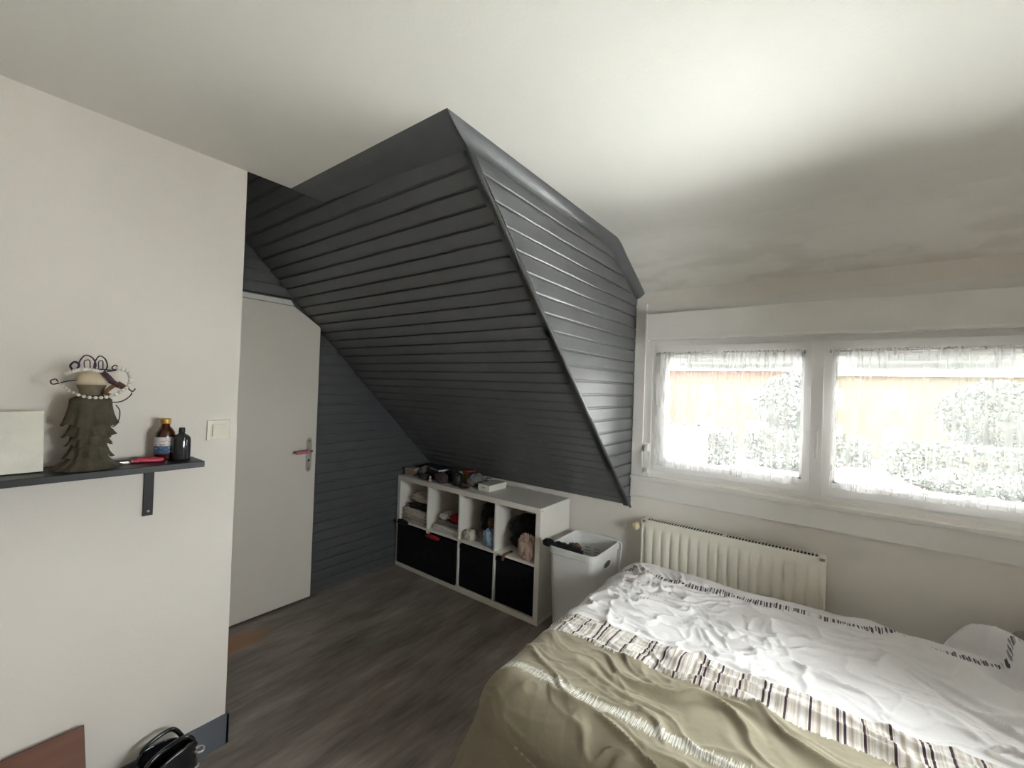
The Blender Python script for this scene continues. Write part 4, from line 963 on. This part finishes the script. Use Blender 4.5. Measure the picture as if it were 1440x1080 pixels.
bc_ = thing('beaded_bracelet', 'grey beaded bracelet draped over the stand shoulder', 'bracelet', (-1.955, .292, S0 + .30))
for i, p in enumerate(spline([(.012, -.062, .005), (.022, -.04, .018), (.026, -.015, .022), (.026, .01, .018)], 4)):
    o = bpy.data.objects.new('bead', me_p); COL.objects.link(o); o.parent = bc_; o.location = p; o.scale = (.0045, .0045, .006)
rbn = thing('ribbon_scrunchie', 'brown and purple ribbon hanging from the stand shoulder', 'ribbon', (-1.955, .292, S0 + .24))
for pts, r, col_, nm in (([(.022, .022, .075), (.026, .035, .06), (.03, .045, .045), (.03, .062, .03)], .008, (.09, .05, .06), 'band'), ([(.028, .055, .036), (.03, .038, .02), (.03, .03, .006), (.03, .045, -.004)], .006, (.24, .12, .05), 'tail'), ([(.03, .058, .04), (.03, .072, .03), (.028, .078, .022)], .0075, (.12, .06, .04), 'knot')):
    bm = NB(); tube(bm, spline(pts, 5), r, 8); obj(nm, bm, cm('ribbon_' + nm, col_), rbn, smooth=True)

# light switch
t = thing('light_switch', 'cream light switch on the wall near the door recess', 'light switch', (XL, .69, 1.3425))
M_sw = mat('cream_switch_plastic', (.80, .76, .65), .4)
bx('plate', (.0002, .009, -.042, .042, -.041, .041), M_sw, t, bevel=.003); bx('rocker_frame', (.0088, .0105, -.030, .030, -.030, .030), M_sw, t, bevel=.0008)
bm = NB(); prism(bm, [(-.024, -.0235), (.024, -.0235), (.024, .0235), (-.024, .0235)], 'x', .0106, .0135)
for v in bm.verts:
    if v.co.x > .012 and v.co.y < 0: v.co.x += .003
obj('rocker', bm, M_sw, t)

# ------------------------------------------------------------------ floor things at the left
t = thing('wooden_panel', 'reddish brown wooden panel leaning on the wall below the shelf', 'panel', (-1.842, -.02, 0))
bm = NB(); box(bm, -.009, .009, -.36, .338, 0, .395, bevel=.0015, seg=1); bmesh.ops.transform(bm, matrix=Matrix.Rotation(-.45, 4, 'Y'), verts=bm.verts)
mn = min(v.co.z for v in bm.verts)
for v in bm.verts: v.co.z -= mn
obj('panel', bm, mat('reddish_brown_wood', (.15, .052, .025), .55, noise=(3, .22, (1, 1, 9))), t)
hbag = thing('handbag', 'shiny black handbag with silver studs on the floor by the baseboard', 'handbag', (-1.925, .530, 0), .12)
M_pat = mat('black_patent_leather', (.008, .008, .010), .16, coat=.6, noise=(12, .2), bump=(25, .25))
n1_, n2_ = 48, 26; th_ = np.linspace(0, 2 * PI, n1_ + 1)[:, None]; v_ = np.linspace(0, 1, n2_)[None, :]
rxx = .078 * (1 - .25 * v_) ; ryy = .098 * (1 - .12 * v_)
f = lambda w, p: np.sign(w) * np.abs(w) ** p
cre = 1 + .07 * fbm(np.cos(th_) * 2 + v_ * 3, np.sin(th_) * 2 + v_ * 2, 4, 3)
Xb = f(np.cos(th_), .7) * rxx * cre; Yb = f(np.sin(th_), .7) * ryy * cre; Zb = .175 * v_ + .018 * np.sin(th_ * 2 + .6) * v_ + .0 * Xb
Xb[-1], Yb[-1], Zb[-1] = Xb[0], Yb[0], Zb[0]
bm = bmesh.new(); me = grid_mesh('bag', np.stack([Xb, Yb, Zb], -1)); bm.from_mesh(me); bmesh.ops.remove_doubles(bm, verts=bm.verts, dist=1e-5)
bmesh.ops.holes_fill(bm, edges=[e for e in bm.edges if e.is_boundary and all(v.co.z < .01 for v in e.verts)], sides=0)
bmesh.ops.recalc_face_normals(bm, faces=bm.faces); bmesh.ops.solidify(bm, geom=bm.faces[:], thickness=.006)
obj('body', bm, M_pat, hbag, smooth=True)
bm = NB(); tube(bm, spline([(.04, -.07, .165), (.045, -.075, .20), (.04, -.02, .218), (.035, .05, .212), (.04, .075, .165)], 7), .008, 8); obj('handle', bm, M_pat, hbag, smooth=True)
bm = NB(); tube(bm, spline([(-.045, -.06, .16), (-.05, -.05, .20), (-.05, .03, .215), (-.045, .07, .16)], 7), .008, 8); obj('handle', bm, M_pat, hbag, smooth=True)
bm = NB(); tube(bm, ringpts(.056, .082, .016, .014, 0, .150), .004, 8, closed=True); obj('ring', bm, M_metal, hbag, smooth=True)
me_s = None
for i in range(9):
    a = -.9 + i * .27; p = (.083 * math.cos(a) * .97, .112 * math.sin(a) * .97, .125 - .006 * i)
    if me_s is None:
        bm = NB(); sphere(bm, (0, 0, 0), .006, 10, 6); o = obj('stud', bm, M_metal, hbag, smooth=True); me_s = o.data
    else: o = bpy.data.objects.new('stud', me_s); COL.objects.link(o); o.parent = hbag
    o.location = (f(math.cos(a), .7) * .078 * .88, f(math.sin(a), .7) * .098 * .95, p[2])

# ================================================================== OUTSIDE (seen faintly through the curtains)
GZ = -2.7
def outside(o, label, cat): return tag(o, label, cat)
structure(bx('ground_outside', (-60, 60, -60, 90, GZ - .2, GZ), mat('pale_gravel', (.60, .60, .59), .9, noise=(.6, .08))), 'pale gravel yard outside the window', 'ground')
structure(bx('added_storey_block', (XD - .1, XR + .1, YB - .1, W + .12, GZ, -.085), mat('added_block_grey', (.45, .44, .42), .9)), 'grey block added unseen under the room to shade the ground', 'wall')  # unseen block added so the sun's shadow falls on the yard
def house(label, x0, x1, y0, y1, h, wallc, roofc, seed):
    xc = (x0 + x1) / 2; t = thing('house', label, 'house', (xc, y0, GZ), group='houses across the yard'); w = (x1 - x0) / 2; d = y1 - y0
    wm_ = mat('house_wall_%d' % seed, wallc, .9, noise=(2, .12)); rm = mat('house_roof_%d' % seed, roofc, .85, noise=(3, .15))
    bx('wall', (-w, w, 0, d, 0, h), wm_, t)
    bm = NB(); prism(bm, [(-.5, h), (d + .5, h), (d / 2, h + 2.6)], 'x', -w - .4, w + .4); obj('roof', bm, rm, t)
    nw = max(2, int((x1 - x0) / 3.0))
    for i in range(nw):
        for lv in (1.0, 3.7):
            if lv + 1.4 > h: continue
            x = -w + (i + .5) * 2 * w / nw
            wd = bx('window', (x - .55, x + .55, -.06, .02, lv, lv + 1.35), M_pvc, t); bx('pane', (x - .46, x + .46, -.075, -.058, lv + .1, lv + 1.25), mat('far_pane', (.08, .09, .10), .1), wd)
    bx('chimney', (w * .4, w * .4 + .6, d / 2 - .3, d / 2 + .3, h + 1.6, h + 3.4), wm_, t)
house('orange brick house seen through the curtain beside the dormer', -30, -15, 34, 42, 6.0, (.050, .022, .010), (.03, .015, .01), 1)
house('tan rendered house seen in the middle of the window', -13.5, -3, 38, 46, 6.2, (.050, .027, .014), (.03, .018, .012), 2)
house('yellowish house seen through the right half of the window', -1.5, 12, 40, 48, 6.0, (.046, .034, .017), (.03, .018, .012), 3)
house('brown house at the far right of the window view', 14, 30, 38, 46, 6.0, (.046, .026, .015), (.03, .018, .012), 4)
M_leaf = mat('hedge_leaf', (.026, .031, .022), .7, noise=(3, .35)); M_bark = mat('bark', (.10, .07, .05), .9)
rnd = random.Random(5)
leaf_me = None
def bush(name, label, x, y, rx, ry, rz_, n, trunk=0.0, group=None):
    global leaf_me
    t = thing(name, label, 'tree' if trunk else 'hedge', (x, y, GZ), group=group)
    rs_ = np.random.RandomState(int(abs(x * 31 + y * 7)) + 3)
    d = rs_.randn(n, 3); d /= np.linalg.norm(d, axis=1)[:, None]; rr = rs_.uniform(.55, 1.02, n) ** .7
    if not trunk: d = np.clip(d * 1.3, -1, 1)
    C = d * rr[:, None] * np.array([rx, ry, rz_]) + np.array([0, 0, trunk + rz_])
    s = rs_.uniform(.06, .14, n)[:, None]; q1 = rs_.randn(n, 3); q1 /= np.linalg.norm(q1, axis=1)[:, None]; q2 = np.cross(q1, rs_.randn(n, 3)); q2 /= np.linalg.norm(q2, axis=1)[:, None]
    V = np.stack([C - q1 * s, C + q2 * s * .6, C + q1 * s, C - q2 * s * .6], 1).reshape(-1, 3); V[:, 2] = np.maximum(V[:, 2], .02)
    me = bpy.data.meshes.new('foliage'); me.from_pydata(V.tolist(), [], np.arange(4 * n).reshape(n, 4).tolist())
    o = link('foliage', me, M_leaf, t); o['kind'] = 'stuff'
    bm = NB(); tube(bm, [(0, 0, 0), (.05, 0, trunk * .6 + .3), (0, .05, trunk + rz_)], [.16, .12, .05], 8); obj('trunk', bm, M_bark, t, smooth=True)
for i, (x, y, rx) in enumerate(((-21, 28, 3.4), (-14, 29, 3.2), (-7.5, 28.5, 3.0), (-1.2, 30, 3.0), (5.2, 29, 3.0), (11.6, 30, 3.0), (18.2, 30, 3.0))):
    bush('hedge', ['hedge in front of the orange brick house', 'hedge between orange and tan houses', 'hedge in front of the tan house', 'hedge behind the red car', 'hedge in front of the yellowish house', 'hedge at the right edge of the yellowish house', 'hedge in front of the far right brown house'][i], x, y, rx, .9, 1.15, 6500, group='hedges across the yard')
bush('tree', 'bushy tree between the tan and yellowish houses', -2.2, 33, 2.0, 2.0, 2.0, 6500, 1.8)
bush('tree', 'bushy tree in front of the yellowish house', 7.0, 34, 2.2, 2.0, 2.0, 6500, 1.6)
# white flat-roofed garage in the yard
t = thing('garage', 'low white flat-roofed garage in the yard outside', 'garage', (-11.5, 21, GZ))
m_gw = mat('white_render', (.6, .6, .59), .8, noise=(2, .04)); bx('wall', (-6, 6, 0, 5, 0, 2.2), m_gw, t); bx('roof', (-6.15, 6.15, -.15, 5.15, 2.2, 2.36), mat('pale_roofing_felt', (.70, .70, .69), .8), t)
for k in range(4):
    g_ = bx('door', (-5.6 + k * 2.9, -3.2 + k * 2.9, -.03, .02, .02, 1.95), mat('garage_door_white', (.74, .74, .73), .6), t)
# red car
car = thing('car', 'small red car parked in the yard outside the window', 'car', (1.0, 22.5, GZ))
m_red = mat('red_car_paint', (.50, .05, .05), .25, coat=.6); m_cg = mat('car_glass', (.03, .035, .04), .08)
bm = NB(); sec = [(-2.0, .35), (-2.02, .62), (-1.9, .82), (-1.05, .92), (-.55, 1.38), (.75, 1.42), (1.45, .98), (1.95, .90), (2.02, .6), (1.98, .35)]
prism(bm, sec, 'y', -.82, .82); bmesh.ops.bevel(bm, geom=bm.edges[:], offset=.05, segments=2, affect='EDGES'); obj('body', bm, m_red, car, smooth=False)
for s_ in (-1, 1):
    bm = NB(); prism(bm, [(-.86, .95), (-.48, 1.30), (.68, 1.34), (1.18, .98)], 'y', s_ * .815, s_ * .835); obj('side_window', bm, m_cg, car)
    for x in (-1.3, 1.25):
        bm = NB(); lathe(bm, [(.20, -.1), (.31, -.09), (.32, 0), (.31, .09), (.20, .1)], 22); bmesh.ops.transform(bm, matrix=Matrix.Translation((x, s_ * .76, .32)) @ Matrix.Rotation(PI / 2, 4, 'X'), verts=bm.verts); wh = obj('wheel', bm, M_blackm, car, smooth=True)
        bm = NB(); lathe(bm, [(.19, 0), (.18, .012), (.04, .016)], 18); bmesh.ops.transform(bm, matrix=Matrix.Translation((x, s_ * .862, .32)) @ Matrix.Rotation(PI / 2 * s_, 4, 'X'), verts=bm.verts); obj('hubcap', bm, M_metal, wh, smooth=True)
